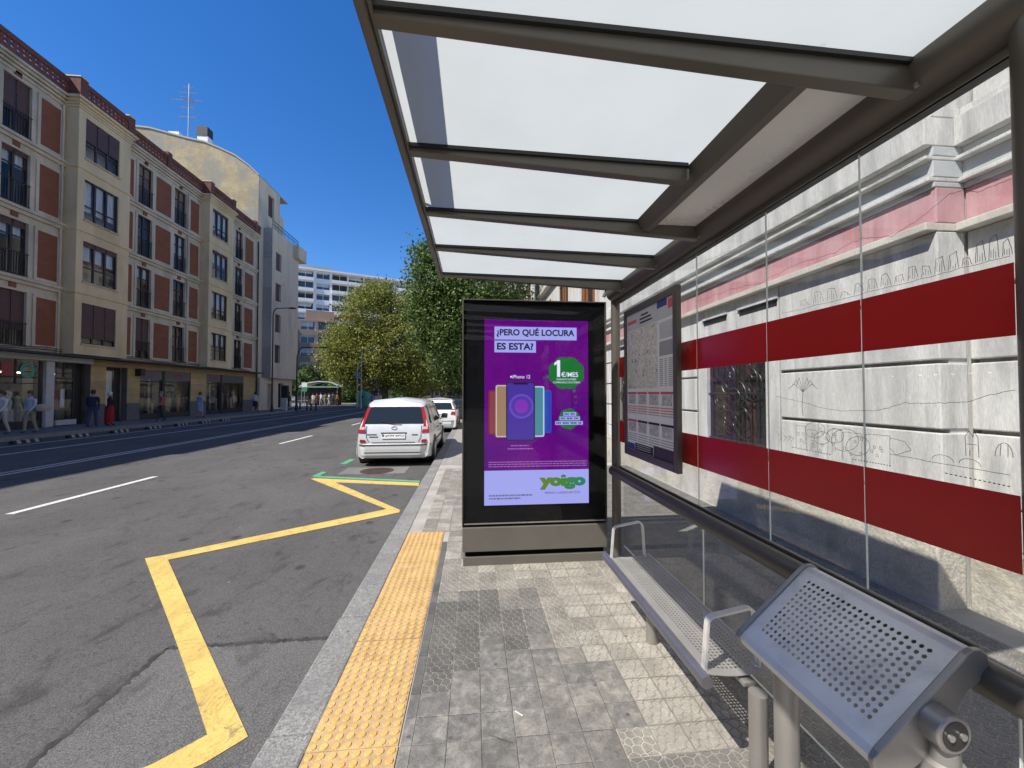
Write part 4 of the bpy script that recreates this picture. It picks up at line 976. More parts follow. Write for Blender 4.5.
for a, b in fw:
    for fi, z in enumerate(FL):
        key = (round(a, 2), fi)
        lwindow(a, b, z, z + 2.4, LBX, 2, shut_fw.get((18.55, fi) if abs(a - 18.55) < .05 else (25.4, fi) if abs(a - 25.4) < .06 else None, rw.choice((0, .05, .1, .0))), rw.choice((.3, .6, 0)), True)
        m = MB()
        for k in range(11): u = a + .03 + (b - a - .06) * k / 10; m.box(LBX + .05, LBX + .065, u - .008, u + .008, z + .04, z + .98)
        m.box(LBX + .045, LBX + .07, a - .02, b + .02, z + .98, z + 1.02); m.box(LBX + .045, LBX + .07, a - .02, b + .02, z + .02, z + .05); m.box(LBX + .0, LBX + .05, a - .02, a, z + .98, z + 1.02); m.box(LBX, LBX + .05, b, b + .02, z + .98, z + 1.02)
        bpart2(m, 'railing', M['l_rail'])
        bpart2(MB().box(LBX + .001, LBX + .05, (a + b) / 2 - .13, (a + b) / 2 + .13, z + 2.52, z + 2.73), 'keystone', M['l_brick'])
        m = MB(); m.box(LBX + .001, LBX + .045, a - .16, a, z - .02, z + 2.5); m.box(LBX + .001, LBX + .045, b, b + .16, z - .02, z + 2.5); m.box(LBX + .001, LBX + .045, a, b, z + 2.4, z + 2.5); bpart2(m, 'window_surround', M['l_stone'])
# pierced brick parapet
def parapet(a, b, X, z0=16.205, z1=17.05):
    m = MB(); th = .09; rows = [z0, z0 + .26, z0 + .38, z0 + .48, z0 + .60, z1]
    m.box(X - th, X, a, b, rows[0], rows[1]); m.box(X - th, X, a, b, rows[2], rows[3]); m.box(X - th - .03, X + .03, a, b, rows[4], z1)
    for (r0, r1, sh_) in ((rows[1], rows[2], 0), (rows[3], rows[4], .12)):
        y = a
        while y < b: m.box(X - th + .002, X - .002, y, min(y + .10, b), r0, r1); y += .24
    return bpart2(m, 'parapet', M['l_parapet_brick'])
for a, b in gaps: parapet(a + .02, b - .02, LBX + .22)
for a, b in bays:
    parapet(a + .30, b - .30, LBX + .70)
    for yy in (a - .1, b - .30):
        bpart2(MB().box(LBX - .1, LBX + .74, yy, yy + .40, 16.206, 17.14), 'parapet_pier', M['l_parapet_brick']); bpart2(MB().box(LBX - .12, LBX + .77, yy - .03, yy + .43, 17.142, 17.2), 'pier_cap', M['l_stone'])
for y in (27.3, 37.6): bpart2(MB().box(LBX - .06, LBX + .28, y, y + .35, 16.206, 17.25), 'parapet_pier', M['l_parapet_brick'])
bpart2(MB().tube([(LBX + .12, 38.45, 0.2), (LBX + .12, 38.45, 15.6)], .06, 8), 'drainpipe', M['l_canopy'])
for y in (24.35, 29.48, 20.98): bpart2(MB().tube([(LBX + .09, y, 3.5), (LBX + .09, y, 15.6)], .045, 8), 'drainpipe', M['l_stone'])
for z, sg in ((3.58, .05), (3.66, .09)):
    bpart2(MB().tube([(LBX + .12, Ya + k * 1.3, z + sg * math.sin(k * 1.7)) for k in range(26)], .018, 5), 'cable', M['l_canopy'])
bpart2(MB().box(-27.0, -26.0, 34.6, 35.5, 16.1, 18.35), 'chimney', M['l_canopy'])
# ground floor: canopy, shops, cladding
bpart2(MB().box(LBX - .1, LBX + .66, Ya, Yb, 3.38, 3.47), 'canopy', M['l_canopy'])
bpart2(MB().box(LBX - .1, LBX + .12, Ya, 22.75, 3.12, 3.375), 'shop_band', M['l_white'])
bpart2(MB().box(LBX - .25, LBX - .02, 22.75, Yb, 3.05, 3.375), 'shop_band', M['l_clad'])
def clad(a, b):
    o = bpart2(MB().box(LBX - .30, LBX - .012, a, b, .0, 3.04), 'shop_pier', M['l_base'])
    for k in range(5): bpart2(MB().box(LBX - .010 - .02, LBX + .012, a + .004, b - .004, 1.02 + k * .405, 1.02 + k * .405 + .398), 'stone_slab', M['l_clad'], par=o)
    bpart2(MB().box(LBX - .03, LBX + .02, a + .002, b - .002, .0, 1.01), 'dado', M['l_base'], par=o)
for a, b in ((22.75, 23.62), (24.95, 25.82), (30.1, 31.75), (36.55, 38.55)): clad(a, b)
def shop(a, b, zt=3.04, fascia=None, light=True, items=()):
    m = MB(); m.box(LBX - .12, LBX - .06, a, a + .06, 0.02, zt); m.box(LBX - .12, LBX - .06, b - .06, b, .02, zt); m.box(LBX - .12, LBX - .06, a + .06, b - .06, 2.28, 2.36); m.box(LBX - .12, LBX - .06, a + .06, b - .06, .02, .35)
    o = bpart2(m, 'shopfront', M['l_canopy'])
    bpart2(MB().quad((LBX - .09, a + .06, .35), (LBX - .09, b - .06, .35), (LBX - .09, b - .06, zt), (LBX - .09, a + .06, zt)), 'shop_window', M['l_pane'], par=o)
    m = MB(); m.box(LBX - .87, LBX - .85, a, b, 0, zt); m.quad((LBX - .85, a, 0.05), (LBX - .1, a, .05), (LBX - .1, b, .05), (LBX - .85, b, .05)); bpart2(m, 'shop_interior', M['shop_room'], par=o)
    r_ = random.Random(int(a * 7)); cols = [(.5, .5, .5), (.35, .05, .05), (.1, .12, .2), (.45, .3, .15), (.05, .2, .18), (.4, .38, .3), (.03, .03, .03)]
    y = a + .15
    while y < b - .3:
        wd, hh, zz = r_.uniform(.15, .35), r_.uniform(.4, 1.1), r_.uniform(.4, 1.0)
        bpart2(MB().lathe((LBX - .45 + r_.uniform(-.2, .2), y + wd / 2, zz), [(.03, -zz + .06), (wd * .45, 0.02), (wd * .55, hh * .35), (wd * .35, hh * .6), (wd * .5, hh * .85), (.04, hh)], 8), 'display_item', surf('goods', r_.choice(cols), .8, var=.3, vscale=6), par=o); y += wd + r_.uniform(.05, .25)
    if light:
        for k in range(int((b - a) / .7)): bpart2(MB().box(LBX - .5, LBX - .38, a + .35 + k * .7, a + .43 + k * .7, 2.5, 2.56), 'shop_lamp', M['shop_light'], par=o)
    if fascia: bpart2(MB().box(LBX - .055, LBX - .02, a + .0, b - .0, 2.44, 3.04), 'fascia', fascia, par=o)
    return o
for a, b in ((25.84, 27.55), (27.80, 30.08)): shop(a, b, fascia=M['l_fascia'])
for a, b in ((31.77, 33.45), (33.7, 36.53)): shop(a, b, fascia=M['l_fascia'])
for a, b in ((27.57, 27.78), (33.47, 33.68)): bpart2(MB().box(LBX - .25, LBX + .0, a, b, 0, 3.04), 'shop_pillar', M['l_canopy'])
M['dull_red'] = flat('sign_red', (.30, .06, .06), .6)
for a in (28.55, 32.2):
    for k in range(5): bpart2(MB().box(LBX - .0195, LBX - .012, a + k * .17, a + k * .17 + .12, 2.66 + .02 * (k % 2), 2.86), 'fascia_lettering', M['dull_red'])
# door in the cladding
o = bpart2(MB().box(LBX - .42, LBX - .36, 23.64, 24.93, 0, 3.04), 'entrance_door', M['l_canopy'])
bpart2(MB().box(LBX - .36, LBX - .355, 23.75, 24.55, .9, 2.9), 'door_pane', M['l_pane'], par=o); bpart2(MB().box(LBX - .359, LBX - .357, 23.85, 24.4, .9, 2.85), 'door_curtain', M['l_curtain'], par=o)
# big white framed shop at the left edge
for a, b in ((20.45, 20.92), (14.9, 15.3), (9.6, 10.0)): bpart2(MB().box(LBX - .12, LBX + .06, a + .1, b, .0, 3.11), 'shop_pillar', M['l_white'], bevel=.03)
for a, b in ((15.32, 20.43), (10.02, 14.88), (5.0, 9.58)):
    o = shop(a, b, zt=3.11, light=True)
    m = MB(); n = int((b - a) / .9)
    for k in range(1, n): m.box(LBX - .115, LBX - .055, a + (b - a) * k / n - .025, a + (b - a) * k / n + .025, 2.05, 3.1)
    for z in (2.02, 2.55, 2.8): m.box(LBX - .112, LBX - .05, a + .06, b - .06, z, z + .04)
    bpart2(m, 'transom_bars', M['l_canopy'], par=o)
    for k in range(3): bpart2(MB().box(LBX - .7, LBX - .5, b - .8 - k * 1.5, b - .3 - k * 1.5, .1, .9), 'display_table', M['l_white'], par=o)
o = shop(20.94, 21.98, zt=3.11); bpart2(MB().box(LBX - .2, LBX - .19, 21.0, 21.35, .8, 1.9), 'poster', M['dull_red'], par=o); bpart2(MB().box(LBX - .2, LBX - .19, 21.45, 21.65, .9, 1.8), 'poster', M['l_curtain'], par=o)
m = MB(); m.box(LBX - .115, LBX - .055, 21.44, 21.48, 2.4, 3.1); m.box(LBX - .112, LBX - .05, 21.0, 21.92, 2.55, 2.59); m.box(LBX - .112, LBX - .05, 21.0, 21.92, 2.80, 2.84); bpart2(m, 'transom_bars', M['l_canopy'], par=o)
bpart2(MB().box(LBX - .5, LBX - .4, 22.0, 22.73, 0, 3.11), 'shop_door', M['l_canopy'])
bpart2(MB().box(LBX + .0, LBX + .1, 21.0, 21.95, .05, .3), 'shop_step', M['l_white'])
# ring-shaped teal sign and red panel in the transom of the corner shop
teal = flat('sign_teal', (.03, .28, .23), .4)
cy, cz = 19.85, 2.63
m = MB(); ring = [(cy + .30 * math.cos(a * math.pi / 12), cz + .36 * math.sin(a * math.pi / 12)) for a in range(24)]; ri = [(cy + .16 * math.cos(a * math.pi / 12), cz + .2 * math.sin(a * math.pi / 12)) for a in range(24)]
for k in range(24): q = (k + 1) % 24; m.quad((LBX - .045, *ring[k]), (LBX - .045, *ring[q]), (LBX - .045, *ri[q]), (LBX - .045, *ri[k]))
bpart2(m, 'sign_ring', teal); bpart2(MB().box(LBX - .048, LBX - .046, 18.85, 19.3, 2.35, 2.95), 'sign_panel', M['dull_red'])
bpart2(MB().box(LBX + .02, LBX + .35, 25.45, 25.75, 2.62, 3.05), 'wall_lantern', M['l_canopy'])

# neighbour out of frame on the left: closes the street and shades the carriageway
nb = empty('corner_building', (-20, -10, 0)); tag(nb, 'plain stone block continuing the row beyond the left edge', 'building')
m = MB(); hs = [(y, y + 1.3, z, z + 2.2) for y in np.arange(-28, 3, 3.1).tolist() for z in (4, 7.1, 10.2, 13.3)]
holed(m, -30, 4.75, 0, 17.0, hs, .2, fx(-20.0)); m.quad((-20, -30, 17), (-34, -30, 17), (-34, 4.75, 17), (-20, 4.75, 17)); m.quad((-20, -30, 0), (-34, -30, 0), (-34, -30, 17), (-20, -30, 17)); part(m, 'wall', M['l_stone'], root=nb)
part(MB().box(-20.6, -20.25, -29.9, 4.7, 0, 16.9), 'window_glass', M['far_win'], root=nb)
cb = empty('street_end_building', (-8, -48, 0)); tag(cb, 'brick block closing the street behind the viewer', 'building')
m = MB(); hs = [(x, x + 1.4, z, z + 1.7) for x in np.arange(-28, 20, 3.4).tolist() for z in np.arange(3.5, 18, 3.1).tolist()]
holed(m, -32, 24, -.1, 21, hs, .2, lambda u, v, w_: (u, -48 - w_, v)); part(m, 'wall', M['far_grey'], root=cb); part(MB().box(-32, 24, -49, -48.25, -.1, 20.9), 'window_glass', M['far_win'], root=cb)

# tall pale building with the blank gable
gb = empty('pale_corner_building', (-20, 42, 0)); tag(gb, 'tall pale rendered building with blank weathered gable beside the brick panelled block', 'building')
def gpart(m, name, mat, par=None, **kw): return part(m, name, mat, par=par, root=gb, **kw)
GY = 38.62
prof_g = [(-36, 0), (-20.02, 0), (-20.02, 21.9), (-20.9, 22.75), (-22.15, 23.65), (-23.5, 24.25), (-24.8, 24.75), (-26.5, 25.05), (-29.5, 25.75), (-31, 25.85), (-36, 25.0)]
gpart(MB().prism([(a, GY, b) for a, b in prof_g], (0, .6, 0)), 'gable_wall', M['gable'])
for (a, b), (c_, d) in zip(prof_g[2:-1], prof_g[3:]):
    gpart(MB().prism([(a, GY - .08, b - .01), (c_, GY - .08, d - .01), (c_, GY - .08, d + .13), (a, GY - .08, b + .13)], (0, .8, 0)), 'gable_coping', M['l_render_grey'])
gpart(MB().prism([(a, GY + .6, b - .05) for a, b in prof_g[:2] + [(-21.2, 0), (-21.2, 21.5)] + prof_g[4:]], (0, 5.0, 0)), 'rear_mass', M['l_render'])
m = MB(); holes = [(40.3, 41.4, 18.9, 21.0), (40.2, 41.0, 15.9, 17.8)]
holed(m, GY + .02, 42.6, 0.0, 21.9, holes, .25, fx(-20.0)); gpart(m, 'wall', M['l_render'])
gpart(MB().box(-21.4, -20.0, 42.6, 42.62, 0, 21.9), 'wall', M['l_render']); gpart(MB().box(-34, -20.0, GY + .61, 44.3, 21.9, 22.05), 'roof_deck', M['l_render_grey'])
for a, b, c_, d in holes:
    o = gpart(MB().box(-20.25, -20.2, a, b, c_, d), 'window', M['l_frame']); 
    for k in range(8): gpart(MB().box(-20.2, -20.17, a + .05, b - .05, c_ + .05 + k * (d - c_) / 8, c_ + (k + .9) * (d - c_) / 8), 'shutter_slat', M['l_shutter'], par=o)
# projecting lower storeys
XB2 = -19.2; y0, y1, zt = 39.55, 45.2, 17.4
hs = [(40.25, 41.35, z, z + 1.75) for z in (4.55, 7.55, 10.6, 13.6)]
m = MB(); holed(m, y0, y1, 3.05, zt, hs, .2, fx(XB2)); m.quad((-20.2, y1, 3.05), (XB2, y1, 3.05), (XB2, y1, zt), (-20.2, y1, zt)); m.quad((-20.2, y0, 3.05), (XB2, y0, 3.05), (XB2, y1, 3.05), (-20.2, y1, 3.05)); m.quad((-26, y1, 0), (-20.2, y1, 0), (-20.2, y1, zt), (-26, y1, zt)); m.quad((-26, y0, zt), (XB2, y0, zt), (XB2, y1, zt), (-26, y1, zt))
gpart(m, 'bay', M['l_render'])
for k in range(5): gpart(MB().box(-20.1, XB2 - .002, y0 - .03, y0 - .001, 3.06 + k * 2.87, 3.06 + k * 2.87 + 2.85), 'side_panel', M['l_render_grey'] if k % 2 else surf('grey_render_dark', (.36, .33, .29), .9, var=.08))
for i, (a, b, c_, d) in enumerate(hs):
    o = gpart(MB().box(XB2 - .25, XB2 - .2, a, b, c_, d), 'window', M['l_frame'])
    if i: gpart(MB().box(XB2 - .19, XB2 - .17, a + .05, b - .05, c_ + .2, d - .02), 'roller_shutter', M['l_shutter'], par=o)
    else:
        for u in (a + .1, (a + b) / 2 + .05): gpart(MB().box(XB2 - .19, XB2 - .18, u, u + .4, c_ + .1, d - .1), 'pane', M['far_win'], par=o)
m = MB(); m.box(XB2 - .04, XB2, y0, y1, zt + .75, zt + .79); m.box(XB2 - .04, XB2, y0, y1, zt + .4, zt + .43)
for k in range(20): u = y0 + .02 + (y1 - y0 - .04) * k / 19; m.box(XB2 - .035, XB2 - .01, u - .012, u + .012, zt + .0, zt + .76)
gpart(m, 'terrace_railing', M['l_rail'])
gpart(MB().box(-26, -20.4, 41.0, 44.3, zt + .01, zt + 2.9), 'penthouse', M['l_render']); gpart(MB().box(-20.8, XB2 + .5, y1 - 1.2, y1 + .8, zt - 1.4, zt + .02), 'balcony', M['l_render'])
m = MB(); holed(m, GY + .05, y1, 0, 3.04, [(40.0, 40.8, .1, 2.5), (42.2, 43.3, .1, 2.6)], .3, fx(-19.75)); m.quad((-19.75, y1, 0), (-26, y1, 0), (-26, y1, 3.04), (-19.75, y1, 3.04)); m.quad((-19.75, GY + .05, 0), (-20, GY + .05, 0), (-20, GY + .05, 3.04), (-19.75, GY + .05, 3.04)); gpart(m, 'ground_floor', M['l_render'])
gpart(MB().box(-20.3, -20.06, 39.8, 43.5, 0, 2.9), 'shop_dark', M['dark_room'])
m = MB(); m.tube([(-26.5, 39.0, 25.0), (-26.5, 39.0, 30.4)], .05, 6)
for z, L in ((29.6, .9), (28.9, 1.5), (28.2, .7), (27.3, .9), (30.1, .6)): m.tube([(-26.5 - L, 39.0, z), (-26.5 + L * .8, 39.0, z)], .03, 5); 
for k in range(6): m.tube([(-26.9 + k * .15, 38.6, 28.9), (-26.9 + k * .15, 39.4, 28.9)], .02, 4)
for dx, dy in ((-1.8, .5), (1.6, .4), (0, 1.8)): m.tube([(-26.5, 39, 29.6), (-26.5 + dx, 39 + dy, 25.0)], .012, 4)
gpart(m, 'aerial', M['metal_grey']); 
for x, hgt, mt in ((-27.7, .8, 'far_white'), (-25.2, .55, 'far_white')): gpart(MB().box(x - .45, x + .45, 38.9, 39.6, 24.7, 25.0 + hgt), 'chimney', M[mt])
gpart(MB().box(-25.7, -24.75, 38.85, 39.65, 25.56, 26.4), 'chimney_cowl', M['l_canopy'])

# ================================================================== far apartment blocks
def far_block(root, o, d, width, depth, floors, fh, z0, bayw, wallm, style, seedv):
    """facade from point o along unit direction d (2d); outward normal to the right of d"""
    r_ = random.Random(seedv); n = Vector((d.y, -d.x)); H = floors * fh
    P_ = lambda u, v, w_: (o.x + d.x * u - n.x * w_, o.y + d.y * u - n.y * w_, z0 + v)
    nb_ = int(width / bayw); hs = []
    for f_ in range(floors):
        for k in range(nb_):
            kind = style[k % len(style)]
            if kind == 'w': hs.append((k * bayw + .5, k * bayw + bayw - .4, f_ * fh + .9, f_ * fh + fh - .45, 'w'))
            if kind == 'b': hs.append((k * bayw + .15, k * bayw + bayw - .15, f_ * fh + .95, f_ * fh + fh - .25, 'b'))
    m = MB(); holed(m, 0, width, 0, H, [h_[:4] for h_ in hs], .8, P_)
    for u in (0, width): m.quad(P_(u, 0, 0), P_(u, 0, depth), P_(u, H, depth), P_(u, H, 0))
    m.quad(P_(0, H, 0), P_(width, H, 0), P_(width, H, depth), P_(0, H, depth)); part(m, 'wall', wallm, root=root)
    for a, b, c_, e_, kd in hs:
        wd = .25 if kd == 'w' else .75
        f_ = MB(); f_.quad(P_(a, c_, wd), P_(b, c_, wd), P_(b, e_, wd), P_(a, e_, wd))
        wi = part(f_, 'window', M['far_dark'] if (kd == 'b' and r_.random() < .3) else M['far_win'], root=root)
        if kd == 'w' or r_.random() < .6:
            hh = c_ + (e_ - c_) * r_.uniform(.3, .85); f_ = MB(); f_.quad(P_(a + .1, hh, wd - .05), P_(b - .1 - r_.uniform(0, .6), hh, wd - .05), P_(b - .1 - r_.uniform(0, .6), e_, wd - .05), P_(a + .1, e_, wd - .05)); part(f_, 'blind', M['far_blind'] if r_.random() < .6 else M['awning_red'] if r_.random() < .15 else M['far_grey'], par=wi, root=root)
        f_ = MB(); 
        for u in ((a + b) / 2, a + .06, b - .06): f_.quad(P_(u - .05, c_, wd - .06), P_(u + .05, c_, wd - .06), P_(u + .05, e_, wd - .06), P_(u - .05, e_, wd - .06))
        part(f_, 'mullion', M['far_white'], par=wi, root=root)
    for f_ in range(floors):
        for k in range(nb_):
            if style[k % len(style)] == 'b':
                q = MB(); a, b = k * bayw + .1, (k + 1) * bayw - .1; v0, v1 = f_ * fh + .02, f_ * fh + .92
                q.add([P_(a, v0, -.5), P_(b, v0, -.5), P_(b, v1, -.5), P_(a, v1, -.5), P_(a, v0, 0), P_(b, v0, 0), P_(b, v1, 0), P_(a, v1, 0)], [(0, 1, 2, 3), (0, 1, 5, 4), (3, 2, 6, 7), (0, 3, 7, 4), (1, 2, 6, 5)]); part(q, 'balcony', wallm if r_.random() < .85 else M['far_white'], root=root)
fdir = Vector((math.sin(R(67.6)), math.cos(R(67.6)))).normalized()
# brown block
tl = py(278, 318, 92); fo = Vector((tl.x, tl.y))
fb = empty('brown_apartment_block', (fo.x, fo.y, 0)); tag(fb, 'brown apartment block with balconies behind the plane tree and kiosk', 'building')
far_block(fb, fo, fdir, 50, 10, 6, 3.05, 0, 3.9, M['far_brown'], 'bwbw', 4)
part(MB().prism([(fo.x + fdir.x * u - fdir.y * w_, fo.y + fdir.y * u + fdir.x * w_, 18.3) for u, w_ in ((5.5, 2), (11.5, 2), (11.5, 6), (5.5, 6))], (0, 0, 2.7)), 'penthouse', M['far_brown'], root=fb)
part(MB().prism([(fo.x + fdir.x * u - fdir.y * w_, fo.y + fdir.y * u + fdir.x * w_, 19.8) for u, w_ in ((11.6, .6), (18.5, .6), (18.5, 3), (11.6, 3))], (0, 0, .35)), 'awning', M['awning_red'], root=fb)
# white block behind
tl = py(278, 270, 112); fo2 = Vector((tl.x, tl.y))
fwb = empty('white_apartment_block', (fo2.x, fo2.y, 0)); tag(fwb, 'white balconied apartment block rising above the brown one', 'building')
far_block(fwb, fo2, fdir, 78, 12, 12, 3.0, 0, 4.4, M['far_white'], 'bbwb', 8)
part(MB().prism([(fo2.x + fdir.x * u - fdir.y * w_, fo2.y + fdir.y * u + fdir.x * w_, 36.0) for u, w_ in ((-.5, -.6), (78.5, -.6), (78.5, 12), (-.5, 12))], (0, 0, .5)), 'roof_slab', M['far_white'], root=fwb)
part(MB().prism([(fo2.x + fdir.x * u - fdir.y * w_, fo2.y + fdir.y * u + fdir.x * w_, 36.5) for u, w_ in ((5, 3), (14, 3), (14, 8), (5, 8))], (0, 0, 1.6)), 'plant_room', M['far_grey'], root=fwb)
# blocks closing the street on the right and on the far left
fr_ = empty('grey_street_block', (0, 120, 0)); tag(fr_, 'grey block seen down the street beyond the parked cars', 'building')
far_block(fr_, Vector((-14, 122)), Vector((1, -.12)).normalized(), 46, 12, 5, 3.2, 0, 3.8, M['far_grey'], 'wbw', 12)
rs_ = empty('rendered_street_block', (6, 64, 0)); tag(rs_, 'cream rendered block on the right beyond the stone building', 'building')
far_block(rs_, Vector((3.7, 92)), Vector((0, -1)), 50, 12, 5, 3.3, 0, 3.6, M['stone_cream'], 'wbw', 15)
lf_ = empty('side_street_block', (-45, 60, 0)); tag(lf_, 'brown block beyond the corner at the left of the plaza', 'building')
far_block(lf_, Vector((-62, 66)), Vector((.98, .2)), 28, 12, 5, 3.0, 0, 3.6, M['far_brown'], 'bw', 17)

# ================================================================== trees
def tree(name, label, base, trunk_h, r0, blobs, nleaf, leaf, lm, seedv, clump=.8, group=None, limbs=6):
    rng = np.random.default_rng(seedv); r_ = random.Random(seedv); b = Vector(base)
    root = empty(name, b); tag(root, label, 'tree', group)
    m = MB(); top = Vector((0, 0, trunk_h)); m.tube([(0, 0, -.1), (.03, .02, trunk_h * .5), (0, .05, trunk_h)], [r0 * 1.25, r0, r0 * .8], 10)
    for k in range(limbs):
        bl = blobs[k % len(blobs)]; tgt = Vector(bl[:3]) - b + Vector((r_.uniform(-1, 1) * bl[3] * .5, r_.uniform(-1, 1) * bl[4] * .5, r_.uniform(-.2, .5) * bl[5]))
        mid = top.lerp(tgt, .5) + Vector((r_.uniform(-.4, .4), r_.uniform(-.4, .4), -.2)); m.tube([top - Vector((0, 0, .3)), mid, tgt], [r0 * .55, r0 * .35, r0 * .08], 7)
    m.build('trunk', M['bark'], root, smooth=50)
    vol = np.array([bl[3] * bl[4] * bl[5] for bl in blobs]) ** .7; vol /= vol.sum(); pts = []
    ncl = max(40, nleaf // 60); C_ = []
    for i in range(ncl):
        bl = blobs[rng.choice(len(blobs), p=vol)]; d = rng.normal(size=3); d /= np.linalg.norm(d); rad = rng.uniform(.35, 1.0) ** .55
        c_ = np.array(bl[:3]) + d * np.array(bl[3:6]) * rad; C_.append(c_)
    C_ = np.array(C_); ci = rng.integers(0, ncl, nleaf)
    P_ = C_[ci] + rng.normal(size=(nleaf, 3)) * clump * np.array([.55, .55, .38]) * rng.uniform(.6, 1.3, ncl)[ci][:, None]
    nrm = rng.normal(size=(nleaf, 3)) + np.array([0, 0, .8]); nrm /= np.linalg.norm(nrm, axis=1)[:, None]
    t1 = np.cross(nrm, rng.normal(size=(nleaf, 3))); t1 /= np.linalg.norm(t1, axis=1)[:, None]; t2 = np.cross(nrm, t1)
    L = leaf * rng.uniform(.6, 1.25, nleaf)[:, None]
    v = np.stack([P_ - t1 * L * .5, P_ + t2 * L * .36 + nrm * L * .08, P_ + t1 * L * .55, P_ - t2 * L * .36 + nrm * L * .08], 1).reshape(-1, 3) - np.array(b)
    me = bpy.data.meshes.new('crown'); me.vertices.add(len(v)); me.vertices.foreach_set('co', v.ravel()); me.loops.add(nleaf * 4); me.loops.foreach_set('vertex_index', np.arange(nleaf * 4)); me.polygons.add(nleaf); me.polygons.foreach_set('loop_start', np.arange(nleaf) * 4); me.polygons.foreach_set('loop_total', np.full(nleaf, 4)); me.update(calc_edges=True); me.materials.append(lm)
    o = bpy.data.objects.new('crown', me); col.objects.link(o); o.parent = root
    return root
c = pz(383, 406, -.05); TYA = 58.0
def at(x, y, Y): return py(x, y, Y)
cA = [(352, 355, 3.2, 3.6), (375, 315, 3.4, 3.4), (400, 345, 4.0, 3.8), (415, 320, 2.6, 2.8), (372, 370, 3.6, 2.6), (412, 372, 3.0, 2.2), (380, 295, 1.8, 1.9), (343, 340, 1.6, 1.8)]
blA = [(*at(x, y, TYA), a * 1.3, a * 1.3, b * 1.3) for x, y, a, b in cA]
tree('plane_tree', 'large olive green plane tree standing in the middle of the view', (at(385, 393, TYA).x, TYA, -.05), 5.2, .42, blA, 90000, .27, M['leaf_plane'], 3, 1.15, limbs=10)
TYB = 21.0
cB = [(440, 285, 1.7, 1.6), (470, 300, 2.4, 2.2), (440, 330, 1.5, 1.5), (425, 258, .8, .8), (455, 345, 1.6, 1.4), (500, 280, 2.0, 1.8), (450, 262, 1.3, 1.2), (430, 312, 1.2, 1.3)]
blB = [(*at(x, y, TYB), a, a, b) for x, y, a, b in cB]
tree('street_tree', 'glossy dark green street tree behind the advertising cabinet', (at(492, 393, TYB).x, TYB, 0), 3.0, .17, blB, 48000, .145, M['leaf_green'], 5, .62, limbs=9)
TYC = 30.0
blC = [(*at(x, y, TYC), a, a, b) for x, y, a, b in [(455, 372, 1.6, 1.3), (448, 355, 1.2, 1.2), (470, 360, 2.0, 1.8)]]
tree('street_tree', 'smaller street tree farther down the pavement above the parked cars', (at(478, 393, TYC).x, TYC, 0), 2.4, .13, blC, 7000, .24, M['leaf_mid'], 6, .7)
for i, (x, y, Y, a, b, lm, lab) in enumerate([(318, 378, 76, 4.2, 2.8, 'leaf_mid', 'round green tree behind the kiosk beside the corner building'), (296, 383, 70, 1.8, 2.0, 'leaf_green', 'small dark tree at the corner of the pale building'), (345, 392, 72, 2.6, 2.2, 'leaf_green', 'dark low tree between the kiosk and the plane tree'),
                                             (432, 372, 70, 4.0, 3.4, 'leaf_plane', 'distant tree right of the plane tree over the parked cars'), (408, 388, 76, 3.2, 2.6, 'leaf_green', 'shaded low tree under the plane tree crown'), (450, 380, 80, 4.0, 3.6, 'leaf_mid', 'farthest tree above the white parked car')]):
    p = at(x, y, Y); bl = [(p.x, p.y, p.z, a, a, b), (p.x + a * .5, p.y, p.z - b * .2, a * .6, a * .6, b * .7), (p.x - a * .5, p.y + .5, p.z - b * .1, a * .6, a * .6, b * .7)]
    tree('plaza_tree', lab, (p.x, p.y, -.08), max(1.2, p.z - b * .7), .16, bl, 9000, .32, M[lm], 20 + i, 1.0, 'trees around the plaza')
# lawn strip of the plaza
stuff(MB().prism([(-14.5, 58, -.08), (-9, 58, -.08), (-8, 64, -.08), (-16, 64, -.08)], (0, 0, .16)).build('lawn', M['grass']))

